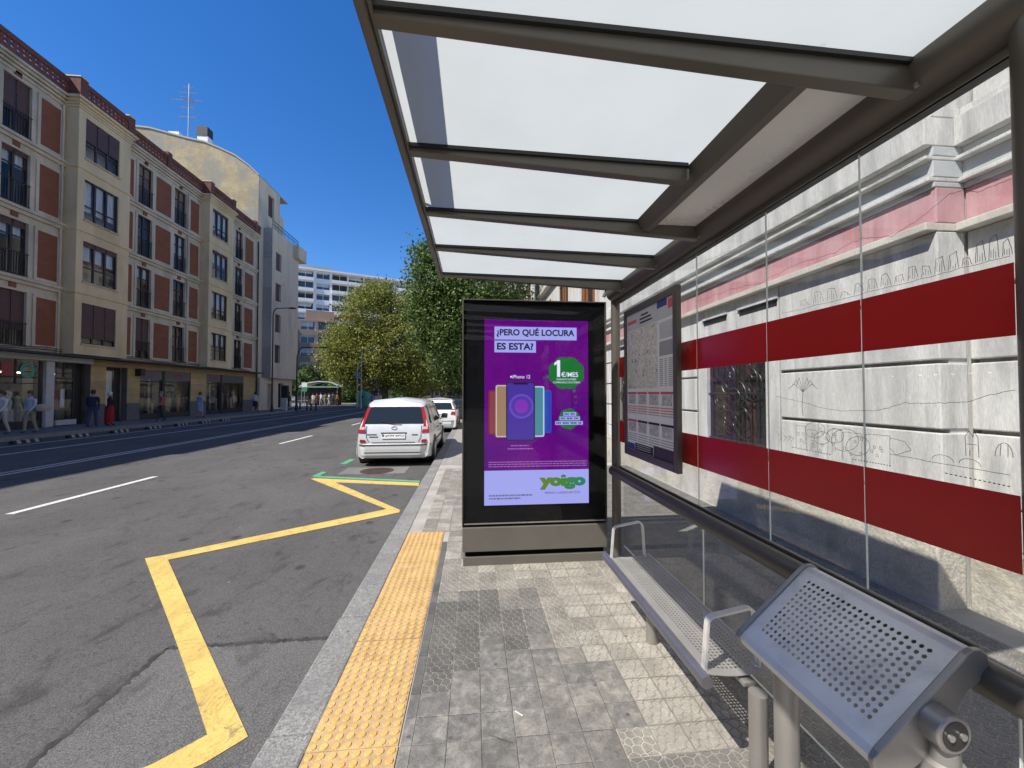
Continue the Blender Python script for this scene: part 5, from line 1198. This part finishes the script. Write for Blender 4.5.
# ================================================================== parked cars
def carmat(name, c, metal=.0, rough=.32): return surf(name, c, rough, metal, var=.03, fine=0, coat=.6)
M['tyre'] = flat('tyre_rubber', (.014, .014, .014), .8); M['rim'] = flat('rim_alloy', (.38, .38, .39), .35, .7)
M['car_glass'] = dark_glass('car_glass', (.018, .024, .026), .04); M['tail_red'] = surf('tail_lens', (.34, .012, .014), .15, var=.15, vscale=20, fine=0, coat=.5); M['tail_clear'] = surf('lens_pale', (.55, .42, .40), .15, var=.1, fine=0)
M['plate'] = flat('plate_white', (.72, .72, .70), .4); M['trim'] = flat('car_trim', (.03, .03, .032), .5)
def car(name, label, loc, L, W, H, paint_m, seedv, mpv=True, tail='tall', rz=0, detail=True):
    root = empty(name, loc, rz); tag(root, label, 'car', 'cars parked along the near kerb')
    w2 = W / 2; zr = H - .03
    # half section: (x, z) for cabin stations; y offsets shape the tail and the nose
    def ring(y, wS=1.0, belt=.96, roof=zr, wr=None, yo=(0,) * 9, lift=0):
        wr = wr if wr is not None else w2 - .225
        pts = [(0, .20 + lift), (w2 * .86 * wS, .20 + lift), (w2 * .975 * wS, .30 + lift), (w2 * 1.0 * wS, .56), (w2 * .985 * wS, .78), (w2 * .955 * wS, belt), (wr + .015, roof - .10), (wr - .10, roof - .025), (0, roof + .035)]
        return [(x, y + o, z) for (x, z), o in zip(pts, yo)]
    rear_off = (.05, .02, 0, .03, .07, .13, .40, .50, .52) if mpv else (.05, .02, 0, .02, .05, .12, .52, .66, .68)
    S = [ring(0, .94, .97, zr - .06, w2 - .26, rear_off), ring(.45, .99, .97, zr - .005, None, (.0, 0, 0, 0, 0, .0, .12, .16, .18)), ring(1.15, 1.0, .96), ring(1.9, 1.0, .95), ring(2.55, 1.0, .94, zr - .03),
         ring(L - .95, .99, .91, 1.03, w2 - .22, (0, 0, 0, 0, 0, 0, -.05, 0, .05)), ring(L - .40, .965, .80, .86, w2 - .24), ring(L - .06, .90, .66, .72, w2 - .3, lift=.04), ]
    m = MB(); full = []
    for r_ in S:
        lp = [(-x, y, z) for x, y, z in r_[::-1]][:-1]; full.append([(x, y, z) for x, y, z in r_] + lp[1:] if False else [(x, y, z) for x, y, z in r_] + [(-x, y, z) for x, y, z in r_[-2:0:-1]])
    n = len(full[0]); vv = [p for f_ in full for p in f_]; k = len(full)
    ff = [(i * n + j, i * n + (j + 1) % n, (i + 1) * n + (j + 1) % n, (i + 1) * n + j) for i in range(k - 1) for j in range(n)]
    half = 8
    for base in (0, (k - 1) * n):                      # tail and nose closed by horizontal strips
        ff.append((base, base + 1, base + n - 1))
        for j in range(1, half - 0):
            a, b = base + j, base + j + 1; c_, d = base + n - j - 1 if j < half else base, base + n - j
            if j + 1 == half: ff.append((a, base + half, d)) 
            else: ff.append((a, b, base + n - j - 1, d))
    m.add(vv, ff); m.build('body', paint_m, root, smooth=38, bevel=.045)
    rr = S[0]
    def tailpt(x, z):                                  # point on the tail surface
        zs = [p[2] for p in rr[2:]]; ys = [p[1] for p in rr[2:]]
        return Vector((x, float(np.interp(z, zs, ys)) , z))
    def tailpatch(name_, outline, mat, off=.012, par=root, thick=.01):
        pts = [tailpt(x, z) - Vector((0, off, 0)) for x, z in outline]; mm = MB(); mm.prism(pts, (0, thick + off, 0)); return mm.build(name_, mat, par, bevel=.004)
    wz0, wz1 = rr[5][2] + .03, rr[6][2] - .03
    wb_, wt_ = rr[5][0] - .12, rr[6][0] - .03
    rwn = tailpatch('rear_window', [(-wb_, wz0), (wb_, wz0), (wb_ - .0, wz0 + .05), (wt_, wz1 - .03), (wt_ - .05, wz1), (-wt_ + .05, wz1), (-wt_, wz1 - .03), (-wb_, wz0 + .05)], M['car_glass'])
    # side glass
    for sgn in (1, -1):
        for i0, i1, ins in ((0, 1, .10), (1, 2, .04), (2, 3, .04), (3, 4, .04)):
            a, b, c_, d = [Vector(p) for p in (S[i0][5], S[i1][5], S[i1][6], S[i0][6])]
            if i0 == 0: a = a.lerp(b, .45); d = d.lerp(c_, .3)
            q = [a.lerp(d, .06).lerp(b.lerp(c_, .06), ins), b.lerp(c_, .06).lerp(a.lerp(d, .06), ins), c_.lerp(b, .10).lerp(d.lerp(a, .10), ins), d.lerp(a, .10).lerp(c_.lerp(b, .10), ins)]
            q = [Vector((sgn * (p.x + .008), p.y, p.z)) for p in q]; mm = MB(); mm.prism(q, (-.02 * sgn, 0, 0)); mm.build('side_window', M['car_glass'], root)
        a, b, c_, d = [Vector(p) for p in (S[4][5], S[5][5], S[5][6], S[4][6])]
        q = [Vector((sgn * (p.x + .008), p.y, p.z)) for p in (a.lerp(d, .1), b.lerp(a, .15), d.lerp(c_, .06))]; mm = MB(); mm.prism(q, (-.02 * sgn, 0, 0)); mm.build('side_window', M['car_glass'], root)
        # mirror
        mm = MB(); mm.prism([(sgn * (w2 - .03), L - 1.42, .98), (sgn * (w2 + .17), L - 1.40, .96), (sgn * (w2 + .18), L - 1.38, 1.10), (sgn * (w2 + .02), L - 1.42, 1.12)], (0, .12, 0)); mm.build('wing_mirror', M['trim'], root, bevel=.02)
        mm = MB(); mm.box(sgn * (w2 + .0) - .006, sgn * (w2 + .0) + .006, .75, L - .75, .50, .57); mm.build('side_moulding', M['trim'], root)
        for y in (1.55, 2.55): mm = MB(); mm.box(sgn * (w2 - .005) - .012, sgn * (w2 - .005) + .012, y, y + .18, .80, .83); mm.build('door_handle', M['trim'], root)
        for y in (.78, L - .82):
            mm = MB(); mm.tube([(sgn * (w2 - .30), y, .31), (sgn * (w2 + .006), y, .31)], .375, 24); mm.build('wheel_arch', M['trim'], root)
            wh = MB().tube([(sgn * (w2 - .21), y, .31), (sgn * (w2 - .015), y, .31), (sgn * (w2 + .012), y, .31)], [.31, .31, .285], 28).build('wheel', M['tyre'], root, smooth=40)
            MB().tube([(sgn * (w2 + .008), y, .31), (sgn * (w2 + .020), y, .31)], [.20, .17], 20).build('rim', M['rim'], wh, smooth=40)
    ws = [Vector(p) for p in (S[4][6], S[5][6])]; a, b = ws; ins = .07
    mm = MB(); mm.prism([(-(a.x - .02), a.y + .1, a.z + .025), (a.x - .02, a.y + .1, a.z + .025), (b.x - .03, b.y - .02, b.z + .05), (-(b.x - .03), b.y - .02, b.z + .05)], (0, .0, .02)); mm.build('windscreen', M['car_glass'], root)
    # underside and exhaust
    MB().box(-w2 + .12, w2 - .12, .25, L - .25, .14, .22).build('underbody', M['trim'], root)
    MB().tube([(w2 - .55, .30, .21), (w2 - .55, .02, .21)], .03, 12).build('exhaust', M['rim'], root)
    # bumper
    bw = rr[3][0] + .01
    mm = MB(); mm.prism([(-bw, .06, .24), (bw, .06, .24), (bw + .015, .03, .40), (bw + .005, .04, .545), (-bw - .005, .04, .545), (-bw - .015, .03, .40)], (0, .30, 0)); 
    mm = MB(); secs = [(-.02, .22), (-.055, .28), (-.06, .42), (-.05, .50), (-.02, .545)]
    for (ya, za), (yb, zb) in zip(secs[:-1], secs[1:]):
        for (xa, xb, e0, e1) in ((-bw - .005, -bw + .22, .13, 0), (-bw + .22, bw - .22, 0, 0), (bw - .22, bw + .005, 0, .13)):
            mm.quad((xa, ya + e0, za), (xb, ya + e1, za), (xb, yb + e1, zb), (xa, yb + e0, zb))
    for sgn in (1, -1):
        for (ya, za), (yb, zb) in zip(secs[:-1], secs[1:]): mm.quad((sgn * (bw + .005), ya + .13, za), (sgn * (bw + .012), .62 - .25, za), (sgn * (bw + .012), .62 - .25, zb), (sgn * (bw + .005), yb + .13, zb))
    bu = mm.build('bumper', paint_m, root, smooth=50)
    MB().box(-bw + .2, bw - .2, -.064, -.045, .335, .35).build('bumper_groove', M['trim'], bu)
    mm = MB(); mm.box(-bw + .19, bw - .19, -.058, -.02, .50, .53)
    for sgn in (1, -1): mm.prism([(sgn * (bw - .19), -.058, .50), (sgn * (bw - .19), -.058, .53), (sgn * (bw + .012), .075, .53), (sgn * (bw + .012), .075, .50)], (0, .03, 0))
    mm.build('bumper_strip', flat('bumper_strip', (.10, .10, .10), .5), bu)
    if tail == 'tall':
        for sgn in (1, -1):
            o_ = [(rr[5][0] - .155, .79), (rr[4][0] - .01, .80), (rr[5][0] + .0, .97), (rr[6][0] + .005, rr[6][2] - .02), (rr[6][0] - .055, rr[6][2] - .03), (rr[5][0] - .115, 1.0)]
            tl_ = tailpatch('tail_light', [(sgn * x, z) for x, z in (o_ if sgn > 0 else o_[::-1])], M['tail_red'], .022, thick=.03)
            tailpatch('lens', [(sgn * x, z) for x, z in [(rr[5][0] - .135, .865), (rr[4][0] - .035, .87), (rr[4][0] - .04, .935), (rr[5][0] - .128, .93)]], M['tail_clear'], .027, par=tl_)
            tailpatch('reflector', [(sgn * x, z) for x, z in [(rr[3][0] - .20, .575), (rr[3][0] - .07, .585), (rr[3][0] - .08, .645), (rr[3][0] - .19, .63)]], M['tail_red'], .03)
    else:
        for sgn in (1, -1): tailpatch('tail_light', [(sgn * x, z) for x, z in [(rr[4][0] - .22, .80), (rr[4][0] - .01, .78), (rr[5][0] - .0, 1.02), (rr[5][0] - .12, 1.03)]], M['tail_red'], .025, thick=.04)
    pl = tailpatch('number_plate', [(-.27, .655), (.27, .655), (.27, .765), (-.27, .765)], M['plate'], .022)
    tailpatch('plate_recess', [(-.30, .765), (.30, .765), (.30, .80), (-.30, .80)], M['trim'], .01)
    if detail:
        me = text_mesh('4077 BDV', .0); co = np.empty(len(me.vertices) * 3); me.vertices.foreach_get('co', co); co = co.reshape(-1, 3); lo, hi = co.min(0), co.max(0)
        yy = tailpt(0, .71).y - .0235; q = np.stack([-.20 + (co[:, 0] - lo[0]) / (hi[0] - lo[0]) * .45, np.full(len(co), yy), .675 + (co[:, 1] - lo[1]) / (hi[1] - lo[1]) * .068], 1); me.vertices.foreach_set('co', q.ravel()); me.materials.clear(); me.materials.append(M['plate_ink']); me.update(); to = bpy.data.objects.new('plate_number', me); col.objects.link(to); to.parent = pl
        MB().box(-.265, -.225, yy - .0005, yy + .001, .66, .76).build('plate_band', P_blue, pl)
        MB().tube([tailpt(.06 * math.cos(a / 10 * math.pi), .905 + .035 * math.sin(a / 10 * math.pi)) - Vector((0, .012, 0)) for a in range(21)], .006, 6).build('badge', M['rim'], root)
        MB().tube([tailpt(.16, 1.0) - Vector((0, .03, 0)), tailpt(-.02, 1.01) - Vector((0, .035, 0)), tailpt(-.30, 1.05) - Vector((0, .035, 0))], .010, 6).build('rear_wiper', M['trim'], rwn)
        for x0, x1, z in ((-.62, -.40, .745), (-.57, -.37, .69), (.42, .56, .735)): tailpatch('model_lettering', [(x0, z), (x1, z), (x1, z + .022), (x0, z + .022)], flat('badge_chrome', (.22, .22, .22), .3, .7), .012)
        # hatch shut lines
        for sgn in (1, -1):
            MB().tube([tailpt(sgn * (rr[5][0] - .165), .96) - Vector((0, .012, 0)), tailpt(sgn * (rr[4][0] - .20), .70) - Vector((0, .012, 0)), tailpt(sgn * (rr[4][0] - .26), .575) - Vector((0, .012, 0))], .005, 5).build('shut_line', M['trim'], root)
        MB().tube([tailpt(-.5, .572) - Vector((0, .012, 0)), tailpt(.5, .572) - Vector((0, .012, 0))], .005, 5).build('shut_line', M['trim'], root)
        # rear seats glimpsed through the rear window are kept dark: head restraints
        MB().tube([(0.05, .66, zr + .0), (.05, .60, zr + .06)], .006, 5).build('roof_aerial', M['trim'], root)
    return root
silver = carmat('silver_paint', (.66, .66, .645), .2, .34); white = carmat('white_paint_car', (.70, .70, .69)); darkc = carmat('dark_paint', (.03, .033, .04)); greyc = carmat('grey_paint', (.12, .12, .125), .4)
car('parked_car', 'silver compact people carrier with tall red tail lights parked nearest at the kerb', (-1.90, 9.62, RZ), 4.27, 1.80, 1.62, silver, 1)
car('parked_car', 'white hatchback parked ahead of the silver people carrier', (-1.62, 17.6, RZ), 4.1, 1.75, 1.52, white, 2, False, 'wrap', detail=False)
car('parked_car', 'dark hatchback with red tail lights parked ahead of the white hatchback', (-1.32, 24.4, RZ), 4.1, 1.75, 1.5, darkc, 3, False, 'wrap', detail=False)
car('parked_car', 'grey hatchback parked farthest along the near kerb', (-1.35, 31.2, RZ), 4.1, 1.75, 1.5, greyc, 4, False, 'wrap', detail=False)

# ================================================================== street furniture across the road
def lamp(name, label, x, y, h_, arm, mat, r0=.08, z=0, dirx=1, low=False):
    root = empty(name, (x, y, z)); tag(root, label, 'street lamp')
    MB().lathe((0, 0, 0), [(r0 * 1.8, -.05), (r0 * 1.8, .1), (r0 * 1.3, .5), (r0, .6), (r0 * .75, h_ * .5), (r0 * .6, h_ - arm * .55), ], 10).build('pole', mat, root, smooth=50)
    pts = [(dirx * arm * .25 * (1 - math.cos(a)), 0, h_ - arm * .55 + arm * .55 * math.sin(a)) for a in [i / 8 * math.pi / 2 for i in range(9)]] + [(dirx * arm, 0, h_ + .05)]
    MB().tube(pts, [r0 * .6] * 9 + [r0 * .4], 8).build('arm', mat, root, smooth=50)
    m = MB(); m.lathe((0, 0, 0), [(.05, .06), (.16, .02), (.18, -.05), (.05, -.09)], 10); m.v = [(a * 2.0 + dirx * (arm + .25), b, c_ + h_ + .05) for a, b, c_ in m.v]; m.build('lamp_head', mat, root, smooth=50)
    return root
lamp('street_lamp', 'tall slim grey street lamp in front of the pale corner building', -17.1, 35.5, 8.85, 1.3, M['pole_dark'], .075)
lamp('street_lamp', 'shorter black street lamp with curved arm left of the kiosk', -16.6, 39.0, 5.9, 2.2, M['pole_dark'], .09)
p = at(361, 400, 46); lamp('street_lamp', 'grey street lamp standing before the plane tree', p.x, 46, 6.6, 1.1, M['metal_grey'], .08, -.08)
p = at(357, 400, 45); o = empty('sign_post', (p.x, 45, -.08)); tag(o, 'grey signal post beside the green recycling bank', 'post'); MB().tube([(0, 0, 0), (0, 0, 4.6)], .06, 8).build('pole', M['metal_grey'], o); MB().box(-.22, .22, -.03, .03, 3.3, 3.9).build('sign_plate', M['metal_grey'], o)
# traffic signal and cabinet by the pale building
p = px(285, 400, -17.4); o = empty('parking_meter', (p.x, p.y, 0)); tag(o, 'dark parking meter with pale base on the far pavement', 'parking meter'); MB().box(-.18, .18, -.15, .15, 0, 1.15).build('base', M['l_white'], o, bevel=.03); MB().box(-.28, .28, -.18, .18, 1.16, 2.3).build('head', M['pole_dark'], o, bevel=.04)
# kiosk
p = at(323, 400, 58); kx = p.x
ki = empty('kiosk', (kx, 58, -.08)); tag(ki, 'pavilion kiosk with pale arched canopy roof on the plaza', 'kiosk')
m = MB(); prof_k = [(-2.6, 2.55), (-2.4, 2.75), (-1.4, 3.15), (0, 3.35), (1.4, 3.25), (2.6, 2.75), (3.2, 2.6)]
m.prism([(a, -1.6, b) for a, b in prof_k] + [(a, -1.6, b - .12) for a, b in prof_k[::-1]], (0, 3.2, 0)); m.build('canopy', surf('canopy_white', (.62, .66, .60), .6, var=.1), ki)
MB().box(-2.5, 2.6, -1.62, -1.58, 2.42, 2.62).build('canopy_fascia', flat('canopy_green', (.16, .30, .22), .6), ki)
MB().box(-1.6, 2.2, -.9, .9, 0, 2.4).build('booth', M['l_canopy'], ki); MB().box(-1.5, 2.1, -.95, -.9, .05, 1.0).build('counter', M['wood_dark'], ki)
for x in (-2.3, 2.4): MB().tube([(x, -1.4, 0), (x, -1.4, 2.7)], .05, 8).build('post', M['metal_grey'], ki)
p = at(304.5, 395, 56); o = empty('direction_sign', (p.x, 56, -.08)); tag(o, 'white and green sign on a post at the kiosk corner', 'sign'); MB().tube([(0, 0, 0), (0, 0, 3.2)], .05, 8).build('post', M['metal_grey'], o); MB().box(-.35, .35, -.06, -.03, 2.5, 3.1).build('panel', M['far_white'], o); MB().box(-.35, .35, -.05, -.02, 1.9, 2.45).build('panel', flat('sign_green', (.05, .25, .15), .5), o)
# green recycling bank
p = at(364, 400, 47); o = empty('recycling_bank', (p.x, 47, -.08)); tag(o, 'green recycling bank beside the grey posts under the plane tree', 'recycling bin')
MB().lathe((0, 0, 0), [(.62, .05), (.72, .15), (.70, 1.35), (.55, 1.75), (.25, 1.9), (0, 1.92)], 18).build('container', flat('bank_green', (.03, .26, .14), .5), o, smooth=40); MB().tube([(0, -.7, 1.25), (0, -.6, 1.25)], .14, 12).build('opening', M['black_rubber'], o)
# bollards
for i, (x, y) in enumerate(((300, 406), (307, 410), (311, 408), (316, 409))):
    p = px(x, 410, -17.0 + i * .75); 
    o = empty('bollard', (p.x, p.y, 0)); tag(o, 'black iron bollard at the corner crossing, %s from the pale building' % ('first', 'second', 'third', 'fourth')[i], 'bollard', 'bollards at the corner crossing')
    MB().lathe((0, 0, 0), [(.11, -.05), (.11, .10), (.08, .14), (.07, .48), (.095, .52), (.09, .60), (.0, .64)], 10).build('shaft', M['pole_dark'], o, smooth=40)
# cycle lane separators
for i in range(7):
    y = 15.4 + 1.85 * i; o = empty('lane_separator', (-15.55, y, RZ)); tag(o, 'black and white rubber cycle lane separator, %s from the left edge' % ('first', 'second', 'third', 'fourth', 'fifth', 'sixth', 'seventh')[i], 'lane separator', 'separators along the far cycle lane')
    m = MB(); m.prism([(-.10, -.42, 0), (.10, -.42, 0), (.06, -.34, .11), (-.06, -.34, .11)], (0, .001, 0)); m = MB()
    prof_s = [(-.10, 0), (.10, 0), (.05, .12), (-.05, .12)]
    a = [(x, -.42, z) for x, z in prof_s]; m.add([(x, -.45, z) for x, z in prof_s] + [(x, .45, z) for x, z in prof_s], [(0, 1, 2, 3), (7, 6, 5, 4), (0, 4, 5, 1), (1, 5, 6, 2), (2, 6, 7, 3), (3, 7, 4, 0)]); m.build('body', M['black_rubber'], o, bevel=.02)
    for dy in (-.28, .0, .28): MB().prism([(-.102, dy - .06, .004), (.102, dy - .06, .004), (.053, dy - .06, .123), (-.053, dy - .06, .123)], (0, .12, 0)).build('reflective_band', M['far_grey'], o)

# ================================================================== people
SKIN = (.42, .24, .16)
def clothes(name, legs, topc, split, hair=None):
    m, t, out = nodes(name); p = N(t, 'BsdfPrincipled', Roughness=.8); s_ = N(t, 'SeparateXYZ'); t.links.new(N(t, 'TexCoord').outputs['Object'], s_.inputs[0])
    mr = N(t, 'MapRange'); t.links.new(s_.outputs[2], mr.inputs[0]); mr.inputs[2].default_value = 2.0
    t.links.new(ramp(t, mr.outputs[0], [(0, (.05, .04, .04)), (.04, legs), (split / 2, topc), (1.43 / 2, SKIN)], True), p.inputs['Base Color']); t.links.new(p.outputs[0], out.inputs[0]); return m
def person(label, x, y, z, facing, legs, topc, hair=(.03, .02, .015), h_=1.68, stride=.10, split=.92, skirt=None, armf=.2, group=None, lean=0, detail=2):
    root = empty('person', (x, y, z), facing); tag(root, label, 'person', group)
    s = h_ / 1.70
    V_ = {'pel': (0, 0, .93), 'abd': (0, lean * .3, 1.08), 'che': (0, .01 + lean, 1.30), 'nek': (0, .02 + lean, 1.46), 'hd1': (0, .03 + lean, 1.55), 'hd2': (0, .035 + lean, 1.66)}
    Rd = {'pel': (.155, .11), 'abd': (.135, .10), 'che': (.165, .11), 'nek': (.055, .055), 'hd1': (.075, .09), 'hd2': (.07, .085)}
    E_ = [('pel', 'abd'), ('abd', 'che'), ('che', 'nek'), ('nek', 'hd1'), ('hd1', 'hd2')]
    for sg, nm in ((1, 'r'), (-1, 'l')):
        st = stride * sg
        V_.update({nm + 'hip': (.09 * sg, 0, .88), nm + 'kne': (.10 * sg, st * .55 + .03, .49), nm + 'ank': (.10 * sg, st - (.06 if sg < 0 else 0), .08), nm + 'toe': (.115 * sg, st + .13, .03)})
        V_.update({nm + 'sho': (.185 * sg, .0 + lean, 1.38), nm + 'elb': (.235 * sg, -armf * sg * .4 + lean * .6, 1.11), nm + 'wri': (.235 * sg, -armf * sg + .1 + lean * .6, .87), nm + 'han': (.23 * sg, -armf * sg + .13 + lean * .6, .78)})
        Rd.update({nm + 'hip': (.092, .095), nm + 'kne': (.062, .065), nm + 'ank': (.042, .05), nm + 'toe': (.04, .035), nm + 'sho': (.065, .06), nm + 'elb': (.045, .045), nm + 'wri': (.032, .032), nm + 'han': (.035, .025)})
        E_ += [('pel', nm + 'hip'), (nm + 'hip', nm + 'kne'), (nm + 'kne', nm + 'ank'), (nm + 'ank', nm + 'toe'), ('che', nm + 'sho'), (nm + 'sho', nm + 'elb'), (nm + 'elb', nm + 'wri'), (nm + 'wri', nm + 'han')]
    ks = list(V_); me = bpy.data.meshes.new('body'); me.from_pydata([tuple(c_ * s for c_ in V_[k]) for k in ks], [(ks.index(a), ks.index(b)) for a, b in E_], [])
    me.materials.append(clothes('clothes', legs, topc, split * s))
    o = bpy.data.objects.new('body', me); col.objects.link(o); o.parent = root
    o.modifiers.new('skin', 'SKIN')
    if not me.skin_vertices: 
        bm2 = bmesh.new(); bm2.from_mesh(me); bm2.verts.layers.skin.verify(); bm2.to_mesh(me); bm2.free()
    for i, k in enumerate(ks): me.skin_vertices[0].data[i].radius = tuple(r_ * s for r_ in Rd[k]); me.skin_vertices[0].data[i].use_root = (k == 'pel')
    sb = o.modifiers.new('sub', 'SUBSURF'); sb.levels = detail; sb.render_levels = detail
    hm = MB(); hc = Vector(V_['hd2']) * s
    hm.lathe((hc.x, hc.y - .015, hc.z), [(.0, .10), (.06, .085), (.088, .04), (.092, -.02), (.08, -.09), (.05, -.12)], 12); hm.v = [(a, b - .02 * (1 if c_ < hc.z else 0), c_) for a, b, c_ in hm.v]
    hm.build('hair', flat('hair', hair, .7), root, smooth=60)
    if skirt:
        z0, z1, cc = skirt; MB().lathe((0, lean * .2, 0), [(.175, z0), (.18, z0 + .03), (.175, (z0 + z1) / 2), (.165, z1 - .1), (.14, z1)], 16).build('skirt', surf('skirt_cloth', cc, .85, var=.15, vscale=8), root, smooth=60)
    return root
FS = [(30, -17.9), (92, -18.0), (109, -18.0), (161, -17.9), (199.5, -17.9), (255, -18.0), (2, -18.3)]
FP = [px(x, 428, X) for x, X in FS]
person('person in white and blue top and pale trousers walking past the corner shop', FP[0].x, FP[0].y, 0, R(180), (.30, .27, .20), (.42, .45, .55), (.10, .06, .04), 1.66)
person('person in navy jacket and blue trousers standing before the stone pier', FP[1].x, FP[1].y, 0, R(20), (.035, .05, .11), (.018, .022, .06), (.05, .03, .02), 1.72, lean=.05)
person('white haired person in black top and long red skirt by the entrance door', FP[2].x, FP[2].y, 0, R(-40), (.10, .02, .02), (.012, .012, .014), (.6, .6, .58), 1.62, .08, .95, skirt=(.12, .98, (.36, .012, .018)))
person('person in red and white coat outside the clothes shop', FP[3].x, FP[3].y, 0, R(150), (.05, .05, .06), (.42, .10, .10), (.25, .2, .15), 1.66)
person('person in pale blue dress on the far pavement', FP[4].x, FP[4].y, 0, R(-10), SKIN, (.30, .36, .50), (.12, .07, .04), 1.64, .1, .6, skirt=(.42, 1.0, (.30, .36, .50)))
person('dark haired person in white top and black skirt near the street lamp', FP[5].x, FP[5].y, 0, R(5), SKIN, (.60, .58, .56), (.01, .008, .008), 1.65, .2, .9, skirt=(.5, .96, (.02, .02, .025)))
person('person in white clothes at the far left edge', FP[6].x, FP[6].y, 0, R(170), (.45, .42, .38), (.6, .58, .56), (.08, .05, .03), 1.66)
bagp = FP[0]; o = MB(); o.lathe((bagp.x + .33, bagp.y + .12, .86), [(.05, 0), (.20, .02), (.24, .14), (.20, .26), (.06, .30)], 12); tag(o.build('shoulder_bag', flat('bag_beige', (.45, .38, .27), .8), smooth=50), 'beige shoulder bag carried by the person before the corner shop', 'bag')
crowd = [(313, (.45, .40, .36), (.62, .56, .52), 'person in pale top waiting at the left end of the kiosk queue'), (317, (.2, .1, .1), (.45, .10, .09), 'person in red shirt at the kiosk'), (321, (.35, .35, .4), (.5, .55, .65), 'person in light blue shirt at the kiosk counter'),
         (325, (.3, .3, .2), (.55, .48, .22), 'person in yellow top at the kiosk'), (329, (.55, .5, .45), (.62, .62, .6), 'person in white shirt at the middle of the kiosk'), (333, (.06, .06, .09), (.06, .06, .09), 'person in dark clothes right of the kiosk counter'), (337.5, (.12, .1, .09), (.62, .20, .06), 'person in orange shirt at the right end of the kiosk')]
for i, (x, lg, tp, lab) in enumerate(crowd):
    p = at(x, 400, 55 + .5 * (i % 3)); person(lab, p.x, p.y, -.08, R(i * 75), lg, tp, h_=1.6 + .05 * (i % 3), group='people around the kiosk', detail=1, stride=.08)
p = at(372, 400, 46.0); person('person in blue shirt beside the green recycling bank', p.x, p.y, -.08, R(40), (.1, .1, .12), (.10, .13, .42), detail=1)
p = px(289, 400, -17.8); person('person in dark clothes standing by the corner of the pale building', p.x, p.y, 0, R(100), (.03, .03, .03), (.05, .035, .03), detail=1)
